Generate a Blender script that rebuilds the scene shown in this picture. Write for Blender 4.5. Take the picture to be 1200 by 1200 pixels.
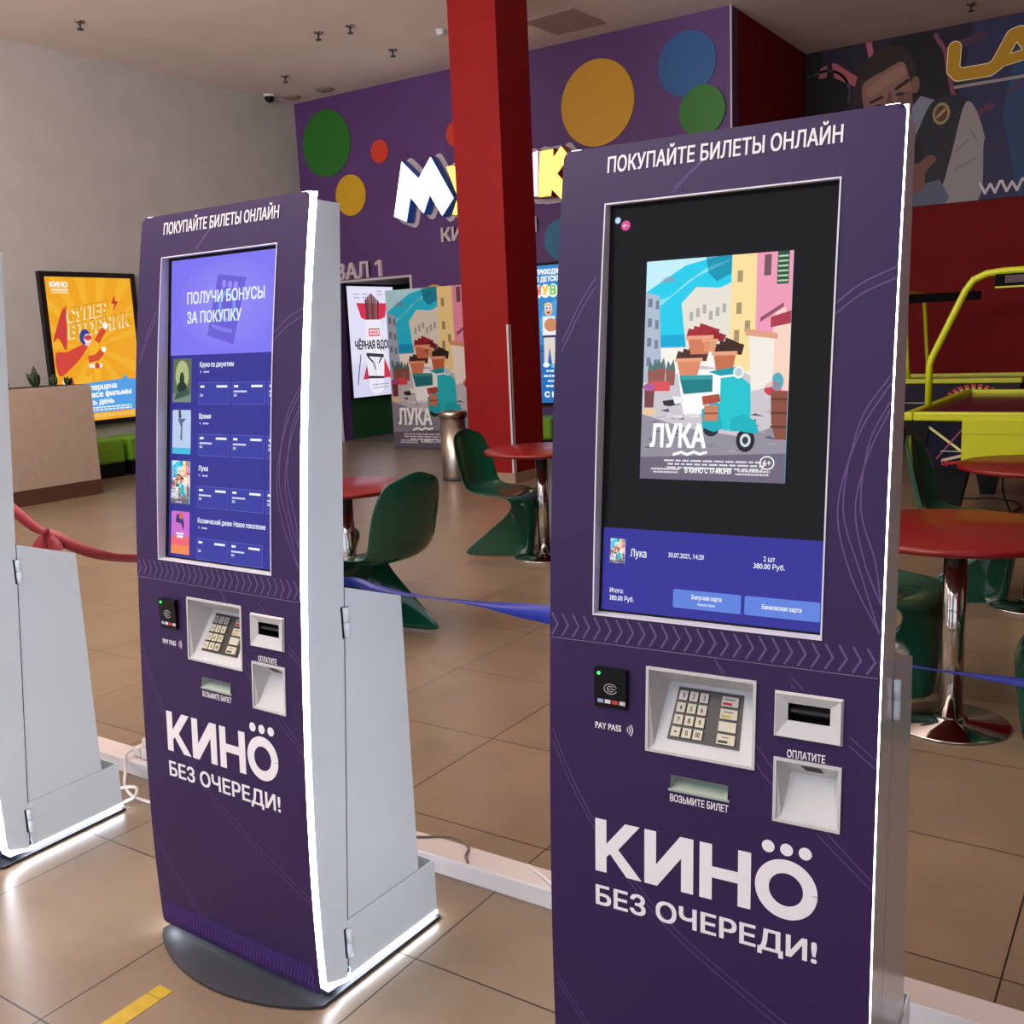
import bpy, bmesh, math, random
from mathutils import Vector, Matrix
from mathutils.geometry import tessellate_polygon
random.seed(7)
for _o in list(bpy.data.objects): bpy.data.objects.remove(_o)
SC = bpy.context.scene
COL = SC.collection

# ------------------------------------------------------------------ camera
cam_d = bpy.data.cameras.new('camera'); cam = bpy.data.objects.new('camera', cam_d); COL.objects.link(cam)
cam_d.sensor_width = 36.0; cam_d.lens = 1179.67 / 1200 * 36.0; cam_d.clip_start = 0.05; cam_d.clip_end = 100
_yaw, _pitch, _roll = -0.590554, 0.172827, -0.043949
def _R():
    cy, sy = math.cos(_yaw), math.sin(_yaw); cp, sp = math.cos(_pitch), math.sin(_pitch); cr, sr = math.cos(_roll), math.sin(_roll)
    Rz = Matrix(((cy, -sy, 0), (sy, cy, 0), (0, 0, 1))); B = Matrix(((1, 0, 0), (0, 0, -1), (0, 1, 0)))
    Rx = Matrix(((1, 0, 0), (0, cp, -sp), (0, sp, cp))); Rr = Matrix(((cr, -sr, 0), (sr, cr, 0), (0, 0, 1)))
    return Rr @ Rx @ B @ Rz
R = _R()
H = 1.46889
right, down, fwd = Vector(R[0]), Vector(R[1]), Vector(R[2])
mw = Matrix((right, -down, -fwd)).transposed().to_4x4(); mw.translation = (0, 0, H)
cam.matrix_world = mw
SC.camera = cam

# ------------------------------------------------------------------ world, lights, exposure
SC.view_settings.view_transform = 'Standard'; SC.view_settings.look = 'None'
SC.view_settings.exposure = 0.0; SC.view_settings.gamma = 1.0; SC.view_settings.use_curve_mapping = False
W = bpy.data.worlds.new('world'); SC.world = W; W.use_nodes = True
W.node_tree.nodes['Background'].inputs[0].default_value = (0.80, 0.86, 1.0, 1)
W.node_tree.nodes['Background'].inputs[1].default_value = 1.3
def area(name, loc, target, sx, sy, power, color):
    l = bpy.data.lights.new(name, 'AREA'); l.shape = 'RECTANGLE'; l.size = sx; l.size_y = sy; l.energy = power; l.color = color
    o = bpy.data.objects.new(name, l); COL.objects.link(o); o.location = loc
    o.rotation_euler = (Vector(target) - Vector(loc)).to_track_quat('-Z', 'Y').to_euler()
    return o
area('hall_light_warm', (-8.2, 3.2, 4.85), (-8.6, 4.2, 0), 3.0, 3.0, 230, (1.0, 0.89, 0.78))
area('hall_light_entrance', (-2.6, -1.6, 4.6), (-1.6, 1.6, 0.6), 2.6, 2.0, 105, (1.0, 0.97, 0.93))
area('ceiling_fill', (-5.0, 0.2, 3.0), (-5.3, 1.0, 4.96), 6.0, 3.0, 820, (1.0, 0.91, 0.88))  # added fill in mid-air, aimed up to brighten the ceiling; no real fitting
area('passage_fill', (-9.9, 12.9, 2.3), (-9.9, 12.9, 0), .6, 1.2, 9, (1.0, 0.95, 0.9))  # added fill that lifts the dark green passage walls; no lamp known there
area('hall_light_cafe', (-3.0, 6.2, 4.85), (-3.0, 6.6, 0), 2.0, 2.0, 18, (1.0, 0.72, 0.5))

# ------------------------------------------------------------------ helpers
def lin(c):
    return tuple(((v / 255) / 12.92 if v / 255 <= 0.04045 else ((v / 255 + 0.055) / 1.055) ** 2.4) for v in c)
MATS = {}
def mat(name, rgb, rough=0.5, metal=0.0, spec=0.5, emit=0.0, coat=0.0):
    if name in MATS: return MATS[name]
    m = bpy.data.materials.new(name); m.use_nodes = True
    b = m.node_tree.nodes['Principled BSDF']; c = lin(rgb) + (1,)
    b.inputs['Base Color'].default_value = c; b.inputs['Roughness'].default_value = rough
    b.inputs['Metallic'].default_value = metal; b.inputs['Specular IOR Level'].default_value = spec
    b.inputs['Coat Weight'].default_value = coat; b.inputs['Coat Roughness'].default_value = 0.08
    if emit:
        b.inputs['Emission Color'].default_value = c; b.inputs['Emission Strength'].default_value = emit
    MATS[name] = m
    return m
def pmat(c): return mat('print_%d_%d_%d' % tuple(c), c, 0.55, 0, 0.25)                  # printed ink
def emat(c):                                                                    # lit screen pixel / backlit film
    k = 'glow_%d_%d_%d' % tuple(c)
    if k in MATS: return MATS[k]
    m = bpy.data.materials.new(k); m.use_nodes = True
    b = m.node_tree.nodes['Principled BSDF']
    b.inputs['Base Color'].default_value = (0.004, 0.004, 0.005, 1); b.inputs['Roughness'].default_value = 0.12; b.inputs['Specular IOR Level'].default_value = 0.12
    b.inputs['Emission Color'].default_value = lin(c) + (1,); b.inputs['Emission Strength'].default_value = 1.0
    MATS[k] = m
    return m
def noisy(name, rgb, rgb2, scale, rough=0.6, bump=0.0, spec=0.5, coat=0.0):
    m = mat(name, rgb, rough, 0, spec, 0, coat); nt = m.node_tree; b = nt.nodes['Principled BSDF']
    tc = nt.nodes.new('ShaderNodeTexCoord'); n = nt.nodes.new('ShaderNodeTexNoise'); n.inputs['Scale'].default_value = scale; n.inputs['Detail'].default_value = 5
    r = nt.nodes.new('ShaderNodeValToRGB'); r.color_ramp.elements[0].position = 0.35; r.color_ramp.elements[1].position = 0.65
    r.color_ramp.elements[0].color = lin(rgb) + (1,); r.color_ramp.elements[1].color = lin(rgb2) + (1,)
    nt.links.new(tc.outputs['Object'], n.inputs['Vector']); nt.links.new(n.outputs['Fac'], r.inputs[0]); nt.links.new(r.outputs[0], b.inputs['Base Color'])
    if bump:
        bp = nt.nodes.new('ShaderNodeBump'); bp.inputs['Strength'].default_value = bump; bp.inputs['Distance'].default_value = 0.01
        nt.links.new(n.outputs['Fac'], bp.inputs['Height']); nt.links.new(bp.outputs[0], b.inputs['Normal'])
    return m

class MB:
    """collects shapes into ONE mesh with several material slots"""
    def __init__(s): s.v = []; s.f = []; s.m = []; s.mats = []; s.smooth = []
    def mi(s, m):
        if m not in s.mats: s.mats.append(m)
        return s.mats.index(m)
    def add(s, vs, fs, m, smooth=False):
        o = len(s.v); s.v += [tuple(v) for v in vs]; k = s.mi(m)
        for f in fs: s.f.append([o + i for i in f]); s.m.append(k); s.smooth.append(smooth)
    def box(s, a, b, m):
        x0, y0, z0 = a; x1, y1, z1 = b
        s.add([(x0,y0,z0),(x1,y0,z0),(x1,y1,z0),(x0,y1,z0),(x0,y0,z1),(x1,y0,z1),(x1,y1,z1),(x0,y1,z1)],
              [(0,3,2,1),(4,5,6,7),(0,1,5,4),(1,2,6,5),(2,3,7,6),(3,0,4,7)], m)
    def lathe(s, prof, m, n=40, c=(0,0), smooth=True):
        vs = []; fs = []
        for r, z in prof:
            for i in range(n):
                a = 2*math.pi*i/n; vs.append((c[0]+r*math.cos(a), c[1]+r*math.sin(a), z))
        for j in range(len(prof)-1):
            for i in range(n):
                k = (i+1) % n; fs.append((j*n+i, j*n+k, (j+1)*n+k, (j+1)*n+i))
        fs.append(tuple(reversed(range(n)))); fs.append(tuple(range((len(prof)-1)*n, len(prof)*n)))
        s.add(vs, fs, m, smooth)
    def tube(s, pts, r, m, n=12, closed=False):
        pts = [Vector(p) for p in pts]; vs = []; fs = []; L = len(pts)
        ref = None
        for i, p in enumerate(pts):
            t = (pts[min(i+1, L-1)] - pts[max(i-1, 0)]).normalized()
            if ref is None: ref = t.orthogonal().normalized()
            ref = (ref - t*ref.dot(t)).normalized(); b = t.cross(ref)
            rr = r[i] if isinstance(r, (list, tuple)) else r
            for k in range(n):
                a = 2*math.pi*k/n; vs.append(p + ref*(rr*math.cos(a)) + b*(rr*math.sin(a)))
        for i in range(L-1):
            for k in range(n):
                q = (k+1) % n; fs.append((i*n+k, i*n+q, (i+1)*n+q, (i+1)*n+k))
        fs.append(tuple(reversed(range(n)))); fs.append(tuple(range((L-1)*n, L*n)))
        s.add(vs, fs, m, True)
    def prism(s, poly, fn, m, d0, d1):
        """poly: 2D outline (ccw), fn(u,v,d)->3D, extruded from d0 to d1"""
        n = len(poly); tri = tessellate_polygon([[Vector((p[0], p[1], 0)) for p in poly]])
        vs = [fn(p[0], p[1], d0) for p in poly] + [fn(p[0], p[1], d1) for p in poly]
        fs = [tuple(t) for t in tri] + [tuple(n+i for i in reversed(t)) for t in tri]
        fs += [(i, (i+1) % n, n+(i+1) % n, n+i) for i in range(n)]
        s.add(vs, fs, m)
    def build(s, name, parent=None, bevel=0, solid=0, sub=0, recalc=True):
        me = bpy.data.meshes.new(name); me.from_pydata(s.v, [], s.f)
        for m in s.mats: me.materials.append(m)
        for i, p in enumerate(me.polygons): p.material_index = s.m[i]; p.use_smooth = s.smooth[i]
        if recalc:
            bm = bmesh.new(); bm.from_mesh(me); bmesh.ops.recalc_face_normals(bm, faces=bm.faces); bm.to_mesh(me); bm.free()
        o = bpy.data.objects.new(name, me); COL.objects.link(o)
        if parent: o.parent = parent
        if solid:
            q = o.modifiers.new('solid', 'SOLIDIFY'); q.thickness = solid; q.offset = 0
        if bevel:
            q = o.modifiers.new('bevel', 'BEVEL'); q.width = bevel; q.segments = 3; q.limit_method = 'ANGLE'; q.angle_limit = math.radians(40)
        if sub:
            q = o.modifiers.new('sub', 'SUBSURF'); q.levels = sub; q.render_levels = sub
        return o
def boxobj(name, a, b, m, parent=None, bevel=0):
    q = MB(); q.box(a, b, m); return q.build(name, parent, bevel)
def thing(name, label, cat, loc=(0,0,0), rz=0, group=None):
    o = bpy.data.objects.new(name, None); COL.objects.link(o); o.location = loc; o.rotation_euler = (0, 0, rz); o.empty_display_size = 0.1
    o['label'] = label; o['category'] = cat
    if group: o['group'] = group
    return o
def tag(o, label, cat, group=None):
    o['label'] = label; o['category'] = cat
    if group: o['group'] = group
    return o
def struct(o): o['kind'] = 'structure'; return o
def copy_tree(o, parent=None):
    c = o.copy(); COL.objects.link(c); c.parent = parent
    for ch in [x for x in bpy.data.objects if x.parent == o]: copy_tree(ch, c)
    return c

_TX = {}
def text_mesh(body):
    """glyph outlines filled by the non-zero winding rule, cut into trapezoids"""
    if body in _TX: return _TX[body]
    cu = bpy.data.curves.new('t', 'FONT'); cu.body = body; cu.resolution_u = 3; cu.fill_mode = 'NONE'
    o = bpy.data.objects.new('t', cu); COL.objects.link(o)
    dg = bpy.context.evaluated_depsgraph_get(); dg.update()
    me = o.evaluated_get(dg).to_mesh()
    co = [(round(v.co.x, 5), round(v.co.y, 5)) for v in me.vertices]; nb = {}
    for e in me.edges: nb.setdefault(e.vertices[0], []).append(e.vertices[1]); nb.setdefault(e.vertices[1], []).append(e.vertices[0])
    o.evaluated_get(dg).to_mesh_clear(); bpy.data.objects.remove(o); bpy.data.curves.remove(cu)
    seen = set(); loops = []
    for i in range(len(co)):
        if i in seen or i not in nb: continue
        lp = [i]; seen.add(i); nxt = i+1 if i+1 in nb[i] else nb[i][0]
        while nxt not in seen:
            lp.append(nxt); seen.add(nxt); c = [k for k in nb[nxt] if k not in seen]
            if not c: break
            nxt = c[0]
        loops.append([co[k] for k in lp])
    for L in list(loops):      # the built-in digit one has no flag: give it one
        if '1' in body and len(L) == 4 and abs(max(p[1] for p in L)-.682) < .004 and abs(min(p[1] for p in L)) < .004:
            x = min(p[0] for p in L); loops.append([(x+.03, .682), (x-.02, .682), (x-.16, .60), (x-.14, .53), (x+.03, .60)])
    # group contours into glyphs by overlapping x ranges
    rng = sorted(((min(p[0] for p in L), max(p[0] for p in L), L) for L in loops), key=lambda t: t[0]); groups = []
    for x0, x1, L in rng:
        if groups and x0 < groups[-1][0]-.004: groups[-1][1].append(L); groups[-1][0] = max(groups[-1][0], x1)
        else: groups.append([x1, [L]])
    vs = []; fs = []
    for _, Ls in groups:
        E = []
        for L in Ls:
            for i in range(len(L)):
                (x0, y0), (x1, y1) = L[i-1], L[i]
                if abs(y0-y1) > 1e-6: E.append((x0, y0, x1, y1, 1) if y1 > y0 else (x1, y1, x0, y0, -1))
        ys = {e[1] for e in E} | {e[3] for e in E}
        for i in range(len(E)):
            a = E[i]; ax0, ax1 = min(a[0], a[2]), max(a[0], a[2])
            for j in range(i):
                c = E[j]
                if c[1] >= a[3] or a[1] >= c[3] or min(c[0], c[2]) > ax1 or max(c[0], c[2]) < ax0: continue
                m1 = (a[2]-a[0])/(a[3]-a[1]); m2 = (c[2]-c[0])/(c[3]-c[1])
                if abs(m1-m2) < 1e-9: continue
                y = (c[0]-m2*c[1]-a[0]+m1*a[1])/(m1-m2)
                if max(a[1], c[1]) < y < min(a[3], c[3]): ys.add(round(y, 5))
        ys = sorted(ys); ys = [y for k, y in enumerate(ys) if k == 0 or y-ys[k-1] > 2e-5]
        open_ = {}
        X = lambda e, y: e[0]+(e[2]-e[0])*(y-e[1])/(e[3]-e[1])
        def emit(key, ya, yb):
            l, r = E[key[0]], E[key[1]]; n = len(vs)
            vs.extend([(X(l, ya), ya), (X(r, ya), ya), (X(r, yb), yb), (X(l, yb), yb)]); fs.append((n, n+1, n+2, n+3))
        for ya, yb in zip(ys, ys[1:]):
            ym = (ya+yb)/2; act = sorted((X(e, ym), k) for k, e in enumerate(E) if e[1] < ym < e[3]); w = 0; cur = {}
            for x, k in act:
                if w == 0: st = k
                w += E[k][4]
                if w == 0: cur[(st, k)] = 1
            for key in list(open_):
                if key not in cur: emit(key, open_.pop(key), ya)
            for key in cur: open_.setdefault(key, ya)
        for key, y0 in open_.items(): emit(key, y0, ys[-1])
    _TX[body] = (vs, fs)
    return _TX[body]
def cap_height():
    return max(v[1] for v in text_mesh('Н')[0])

class Art:
    """flat artwork: coloured shapes on layers, mapped by fn(u, v, layer) onto its surface"""
    def __init__(s, mb, fn, mk): s.mb = mb; s.fn = fn; s.mk = mk
    def poly(s, pts, c, z=1):
        tri = tessellate_polygon([[Vector((p[0], p[1], 0)) for p in pts]])
        s.mb.add([s.fn(p[0], p[1], z) for p in pts], [tuple(t) for t in tri], s.mk(c))
    def blob(s, pts, c, z=1, n=6):
        P = [Vector(p) for p in pts]; L = len(P); out = []
        for i in range(L):
            a, b, d, e = P[i-1], P[i], P[(i+1) % L], P[(i+2) % L]
            for k in range(n):
                t = k/n; q = .5*((2*b)+(d-a)*t+(2*a-5*b+4*d-e)*t*t+(3*b-a-3*d+e)*t**3); out.append((q.x, q.y))
        s.poly(out, c, z)
    def rect(s, u0, v0, u1, v1, c, z=1): s.poly([(u0, v0), (u1, v0), (u1, v1), (u0, v1)], c, z)
    def rrect(s, u0, v0, u1, v1, r, c, z=1):
        pts = []
        for cx, cy, a0 in ((u1-r, v0+r, -90), (u1-r, v1-r, 0), (u0+r, v1-r, 90), (u0+r, v0+r, 180)):
            for k in range(5): a = math.radians(a0 + 22.5*k); pts.append((cx + r*math.cos(a), cy + r*math.sin(a)))
        s.poly(pts, c, z)
    def ell(s, cx, cy, rx, ry, c, z=1, n=28, rot=0):
        pts = []
        for k in range(n):
            a = 2*math.pi*k/n; x = rx*math.cos(a); y = ry*math.sin(a)
            pts.append((cx + x*math.cos(rot) - y*math.sin(rot), cy + x*math.sin(rot) + y*math.cos(rot)))
        s.poly(pts, c, z)
    def line(s, pts, w, c, z=1, cap=False):
        if cap:
            for i in range(len(pts)-1):
                a, b = Vector(pts[i]), Vector(pts[i+1]); t = (b-a).normalized(); k = Vector((-t.y, t.x))*w/2
                s.poly([a+k, a-k, b-k, b+k], c, z+.05*i)
            for i, p in enumerate(pts): s.ell(p[0], p[1], w/2, w/2, c, z+.4+.03*i, 20)
            return
        vs = []; n = len(pts)
        for i in range(n):
            a = Vector(pts[max(i-1, 0)]); b = Vector(pts[min(i+1, n-1)]); t = (b-a).normalized(); k = Vector((-t.y, t.x))*w/2
            p = Vector(pts[i])
            if 0 < i < n-1:
                t1 = (Vector(pts[i])-a).normalized(); k = k / max(0.45, abs(t1.dot(t)))
            vs += [p+k, p-k]
        s.mb.add([s.fn(v.x, v.y, z) for v in vs], [(2*i, 2*i+1, 2*i+3, 2*i+2) for i in range(n-1)], s.mk(c))
    def ring(s, cx, cy, rx, ry, w, c, z=1, a0=0, a1=360, n=40):
        s.line([(cx + rx*math.cos(math.radians(a0+(a1-a0)*k/n)), cy + ry*math.sin(math.radians(a0+(a1-a0)*k/n))) for k in range(n+1)], w, c, z)
    def text(s, body, u, v, caph, c, width=None, off=0.0, z=2, align='L', shear=0.0, slope=0.0, aspect=1.0):
        vs, fs = text_mesh(body); x0 = min(p[0] for p in vs)-off; x1 = max(p[0] for p in vs)+off
        sy = caph / cap_height(); sx = (width / (x1-x0)) if width else sy*aspect; w = (x1-x0)*sx
        du = u if align == 'L' else (u - w/2 if align == 'C' else u - w)
        sh = [(0, 0)] if off == 0 else [(off, off*.6), (-off, off*.6), (-off, -off*.6), (off, -off*.6)] if off < .03 else [(off, off*.6), (-off, off*.6), (-off, -off*.6), (off, -off*.6), (off, 0), (-off, 0)]
        for i, (ox, oy) in enumerate(sh):
            P = []
            for p in vs:
                x = (p[0]+ox-x0)*sx; y = (p[1]+oy)*sy
                P.append((du + x + shear*y, v + y + slope*x))
            s.mb.add([s.fn(p[0], p[1], z+.14*i) for p in P], fs, s.mk(c))
    def dummy_lines(s, u0, u1, v, h, c, n, gap, z=2, align='C'):
        """fine print too small to read: short dashes"""
        rnd = random.Random(int(u0*1000+v*7777))
        for k in range(n):
            x = u0 + (u1-u0)*rnd.uniform(0, .12); xe = u1 - (u1-u0)*rnd.uniform(0, .12)
            while x < xe:
                w = (u1-u0)*rnd.uniform(.03, .1); s.rect(x, v-k*gap, min(x+w, xe), v-k*gap+h, c, z); x += w + (u1-u0)*.015

# ------------------------------------------------------------------ materials of the place
def floor_mat():
    m = bpy.data.materials.new('floor_tiles'); m.use_nodes = True; nt = m.node_tree; b = nt.nodes['Principled BSDF']
    tc = nt.nodes.new('ShaderNodeTexCoord'); mp = nt.nodes.new('ShaderNodeMapping'); mp.inputs['Location'].default_value = (2.062 + 60*0.6, -2.880 + 60*0.6, 0)
    br = nt.nodes.new('ShaderNodeTexBrick'); br.offset = 0; br.squash = 1
    for k, v in (('Scale', 1.0), ('Brick Width', .6), ('Row Height', .6), ('Mortar Size', .0022), ('Mortar Smooth', .0), ('Bias', 0)): br.inputs[k].default_value = v
    br.inputs['Color1'].default_value = lin((126, 109, 90)) + (1,); br.inputs['Color2'].default_value = lin((134, 116, 95)) + (1,); br.inputs['Mortar'].default_value = lin((40, 28, 22)) + (1,)
    n = nt.nodes.new('ShaderNodeTexNoise'); n.inputs['Scale'].default_value = 3.5; n.inputs['Detail'].default_value = 8; n.inputs['Roughness'].default_value = .65
    mx = nt.nodes.new('ShaderNodeMix'); mx.data_type = 'RGBA'; mx.blend_type = 'OVERLAY'; mx.inputs[0].default_value = 0.35
    nt.links.new(tc.outputs['Object'], mp.inputs[0]); nt.links.new(mp.outputs[0], br.inputs[0]); nt.links.new(tc.outputs['Object'], n.inputs['Vector'])
    nt.links.new(br.outputs['Color'], mx.inputs[6]); nt.links.new(n.outputs['Fac'], mx.inputs[7]); nt.links.new(mx.outputs[2], b.inputs['Base Color'])
    n2 = nt.nodes.new('ShaderNodeTexNoise'); n2.inputs['Scale'].default_value = 30; n2.inputs['Detail'].default_value = 3
    bp = nt.nodes.new('ShaderNodeBump'); bp.inputs['Strength'].default_value = .05; bp.inputs['Distance'].default_value = .004
    nt.links.new(tc.outputs['Object'], n2.inputs['Vector']); nt.links.new(n2.outputs['Fac'], bp.inputs['Height']); nt.links.new(bp.outputs[0], b.inputs['Normal'])
    b.inputs['Roughness'].default_value = .30; b.inputs['Specular IOR Level'].default_value = .5
    return m
M_WHITE = mat('white_powder_coat', (228, 241, 248), .16, 0, .5)
M_LED = mat('led_acrylic', (232, 240, 255), .3, 0, .5, 19.0)
M_PURPLE = noisy('violet_kiosk_print', (51, 31, 78), (54, 33, 82), 2.0, .45, 0, .28)
M_BLACK = mat('black_plastic', (12, 12, 14), .35, 0, .25)
M_DARKSTEEL = mat('charcoal_steel', (52, 54, 60), .5, .1)
M_CHROME = mat('polished_chrome', (205, 200, 196), .08, 1.0)
M_STEEL = mat('brushed_steel', (170, 160, 150), .28, 1.0)
M_GREEN = mat('green_gloss_plastic', (16, 80, 60), .12, 0, .5, 0, .3)
M_REDTOP = mat('red_laminate', (122, 16, 14), .28, 0, .4, 0, .1)
M_WALLG = noisy('beige_wall_paint', (174, 169, 165), (180, 175, 171), 3.0, .75)
M_CEIL = noisy('white_ceiling_paint', (222, 208, 200), (228, 214, 206), 2.0, .85)
M_WALLP = noisy('violet_wall_paint', (84, 50, 108), (88, 53, 112), 2.5, .55)
M_RED = noisy('red_wall_paint', (116, 7, 12), (122, 8, 14), 3.0, .7, 0, .2)
M_REDCOL = noisy('red_column_paint', (126, 11, 12), (132, 13, 14), 2.0, .6, 0, .2)
M_TRIM = mat('pale_trim', (200, 190, 196), .4)
M_BACKING = mat('sign_backing', (196, 180, 190), .5)
M_BASEB = mat('stone_skirting', (150, 128, 105), .4)
M_DGREEN = noisy('dark_green_wall', (26, 74, 40), (28, 78, 43), 3, .6)
M_DARKFLOOR = noisy('dark_grey_carpet', (74, 62, 62), (82, 70, 70), 40, .9)
M_LIME = mat('lime_upholstery', (108, 160, 28), .5)
M_NEON = mat('neon_yellow_enamel', (196, 206, 20), .3)
M_NAVY = mat('navy_cabinet_print', (18, 20, 44), .5, 0, .2)
M_PLAY = mat('violet_play_surface', (70, 26, 54), .15)
M_MATTE = mat('matte_black_housing', (8, 8, 10), .8, 0, .1)
M_SILVER = mat('bezel_grey', (226, 226, 236), .35)
M_KEYHOUSE = mat('light_grey_plastic', (206, 206, 206), .4)

# ------------------------------------------------------------------ the room
YB, XL, XR, YR, XE, YF = 11.35, -11.15, -4.407, 14.0, 5.5, -5.0
HC = 4.9615
def quadobj(name, pts, m):
    q = MB(); q.add(pts, [(0, 1, 2, 3)], m); return struct(q.build(name, recalc=False))
fl = MB(); fl.box((XL-.2, YF, -.1), (XE, YR+.2, 0), floor_mat()); struct(fl.build('floor'))
struct(boxobj('ceiling', (XL-.2, YF, HC), (XE, YR+.2, HC+.1), M_CEIL))
struct(boxobj('wall_left', (XL-.2, YF, 0), (XL, YB+.0, HC), M_WALLG))
DX0, DX1, DZ = -10.62, -9.16, 2.35
wb = MB()
wb.box((XL-.2, YB, 0), (DX0, YB+.2, HC), M_WALLP); wb.box((DX1, YB, 0), (XR, YB+.2, HC), M_WALLP); wb.box((DX0, YB, DZ), (DX1, YB+.2, HC), M_WALLP)
struct(wb.build('wall_back'))
wr = MB(); wr.box((XR-.2, YB+.2, 0), (XR, YR, HC), M_RED); struct(wr.build('wall_recess_side'))
struct(boxobj('wall_recess_back', (XR-.2, YR, 0), (XE, YR+.2, HC), M_RED))
struct(boxobj('wall_right', (XE, YF, 0), (XE+.2, YR+.2, HC), M_RED))
q = MB(); q.box((XR-.012, YB-.004, 0), (XR+.006, YB+.012, HC), M_TRIM); struct(q.build('trim_1'))
q = MB(); q.box((DX1-.002, YB-.012, 0), (DX1+.035, YB+.02, DZ+.03), M_TRIM); q.box((DX0-.03, YB-.012, DZ), (DX1, YB+.02, DZ+.03), M_TRIM); q.box((DX0-.035, YB-.012, 0), (DX0, YB+.02, DZ+.03), M_TRIM); struct(q.build('door_1'))
q = MB()   # passage behind the portal
q.box((DX0-.15, YB+.2, 0), (DX0, 14.6, DZ+.1), M_DGREEN); q.box((DX1, YB+.2, 0), (DX1+.15, 14.6, DZ+.1), M_DGREEN); q.box((DX0, 14.5, 0), (DX1, 14.6, DZ+.1), M_DGREEN)
struct(q.build('wall_passage'))
struct(boxobj('ceiling_passage', (DX0, YB+.2, DZ), (DX1, 14.6, DZ+.1), mat('black_passage_ceiling', (16, 16, 16), .8)))
struct(boxobj('floor_passage', (DX0, YB, 0), (DX1, 14.5, .004), M_DARKFLOOR))
# column
q = MB(); q.box((-6.15, 8.43, .10), (-5.594, 9.0, HC), M_REDCOL); q.box((-6.162, 8.418, 0), (-5.582, 9.012, .10), M_BASEB)
q.box((-5.62, 8.426, .10), (-5.59, 8.432, 1.585), M_TRIM); q.box((-5.598, 8.426, .10), (-5.590, 8.46, 1.585), M_TRIM)
o = q.build('column'); struct(o)

# ------------------------------------------------------------------ wall dots and signs
def wall_fn(y): return lambda u, v, k=0: (u, y - k, v)
def disc(cx, cz, r, rgb, label, z=0.014):
    q = MB(); n = 48
    q.prism([(cx + r*math.cos(2*math.pi*i/n), cz + r*math.sin(2*math.pi*i/n)) for i in range(n)], lambda u, v, d: (u, YB-d, v), mat('dot_%d_%d_%d' % rgb, rgb, .5), 0.0, z)
    tag(q.build('wall_disc'), label, 'wall decoration', 'coloured round discs on the violet wall')
disc(-10.555, 4.33, .465, (34, 108, 28), 'large green disc near the left corner of the violet wall')
disc(-9.565, 4.09, .155, (205, 58, 34), 'small red disc between the green disc and the lit letter sign')
disc(-8.22, 4.14, .17, (200, 50, 34), 'small red disc half hidden behind the red column')
disc(-10.155, 3.565, .285, (206, 160, 26), 'medium yellow disc below the large green one')
disc(-6.105, 4.195, .50, (206, 150, 24), 'large yellow disc right of the red column')
disc(-4.935, 4.44, .355, (34, 88, 146), 'blue disc high at the right end of the violet wall')
disc(-4.75, 3.9, .28, (40, 112, 30), 'green disc touching the blue one near the wall edge', .03)
disc(-6.66, 2.645, .26, (40, 110, 150), 'blue disc below the lit letters beside the right kiosk')
disc(-8.74, 2.0, .22, (206, 160, 26), 'yellow disc peeking above the tall film standee')

M_SIGNW = mat('sign_white_glow', (255, 255, 255), .4, 0, .5, 2.6)
M_SIGNY = mat('sign_yellow_glow', (255, 226, 96), .4, 0, .5, 1.9)
M_SIGNP = mat('sign_pink_glow', (236, 190, 255), .4, 0, .5, 1.6)
M_SIGNG = mat('sign_green_glow', (150, 240, 110), .4, 0, .5, 1.5)
M_SIGNR = mat('sign_red_glow', (255, 120, 90), .4, 0, .5, 1.5)
M_SB = mat('sign_blue_side', (16, 92, 190), .35); M_SY = mat('sign_ochre_side', (160, 116, 20), .35); M_SR = mat('sign_red_side', (140, 22, 12), .35)
M_SP = mat('sign_violet_side', (92, 16, 84), .35); M_SG = mat('sign_green_side', (30, 110, 40), .35)
sign = thing('lit_letter_sign', 'lit bubble letter sign with white and yellow letters on the violet wall', 'sign', (0, YB, 0))
def grow(poly, k):
    n = len(poly); out = []
    for i in range(n):
        a, p, b = Vector(poly[i-1]), Vector(poly[i]), Vector(poly[(i+1) % n])
        d1 = (p-a).normalized(); d2 = (b-p).normalized(); n1 = Vector((d1.y, -d1.x)); n2 = Vector((d2.y, -d2.x)); m = (n1+n2)
        m = m.normalized() if m.length > 1e-4 else n1
        out.append(tuple(p + m*min(k/max(.35, m.dot(n1)), 1.6*k)))
    return out
def ccw(p):
    a = sum(p[i-1][0]*p[i][1]-p[i][0]*p[i-1][1] for i in range(len(p))); return p if a > 0 else p[::-1]
def sign_letter(poly, face, side, name='letter'):
    poly = ccw(poly); g = lambda u, v, d: (u, -d, v)
    q = MB(); q.prism(poly, g, M_BACKING, .002, .034)
    for i in range(len(poly)):
        a, b = Vector(poly[i-1]), Vector(poly[i]); t = (b-a).normalized(); an = math.atan2(t.y, t.x); r = .072
        cap = [(b.x+r*math.cos(an-math.pi/2+math.pi*k/10), b.y+r*math.sin(an-math.pi/2+math.pi*k/10)) for k in range(11)] + [(a.x+r*math.cos(an+math.pi/2+math.pi*k/10), a.y+r*math.sin(an+math.pi/2+math.pi*k/10)) for k in range(11)]
        q.prism(cap, g, M_BACKING, .002, .030-.0008*i)
    q.build('backing', sign)
    q = MB(); q.prism(grow(poly, .012), g, side, .06, .205); b = q.build(name, sign)
    q = MB(); q.prism(poly, g, face, .207, .222); q.build('glowing_face', b)
ML = [(-9.011,3.856),(-8.738,3.6),(-8.519,3.854),(-8.181,3.297),(-8.376,3.097),(-8.566,3.389),(-8.69,3.159),(-8.902,3.395),(-8.996,3.076),(-9.197,3.158)]
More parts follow.
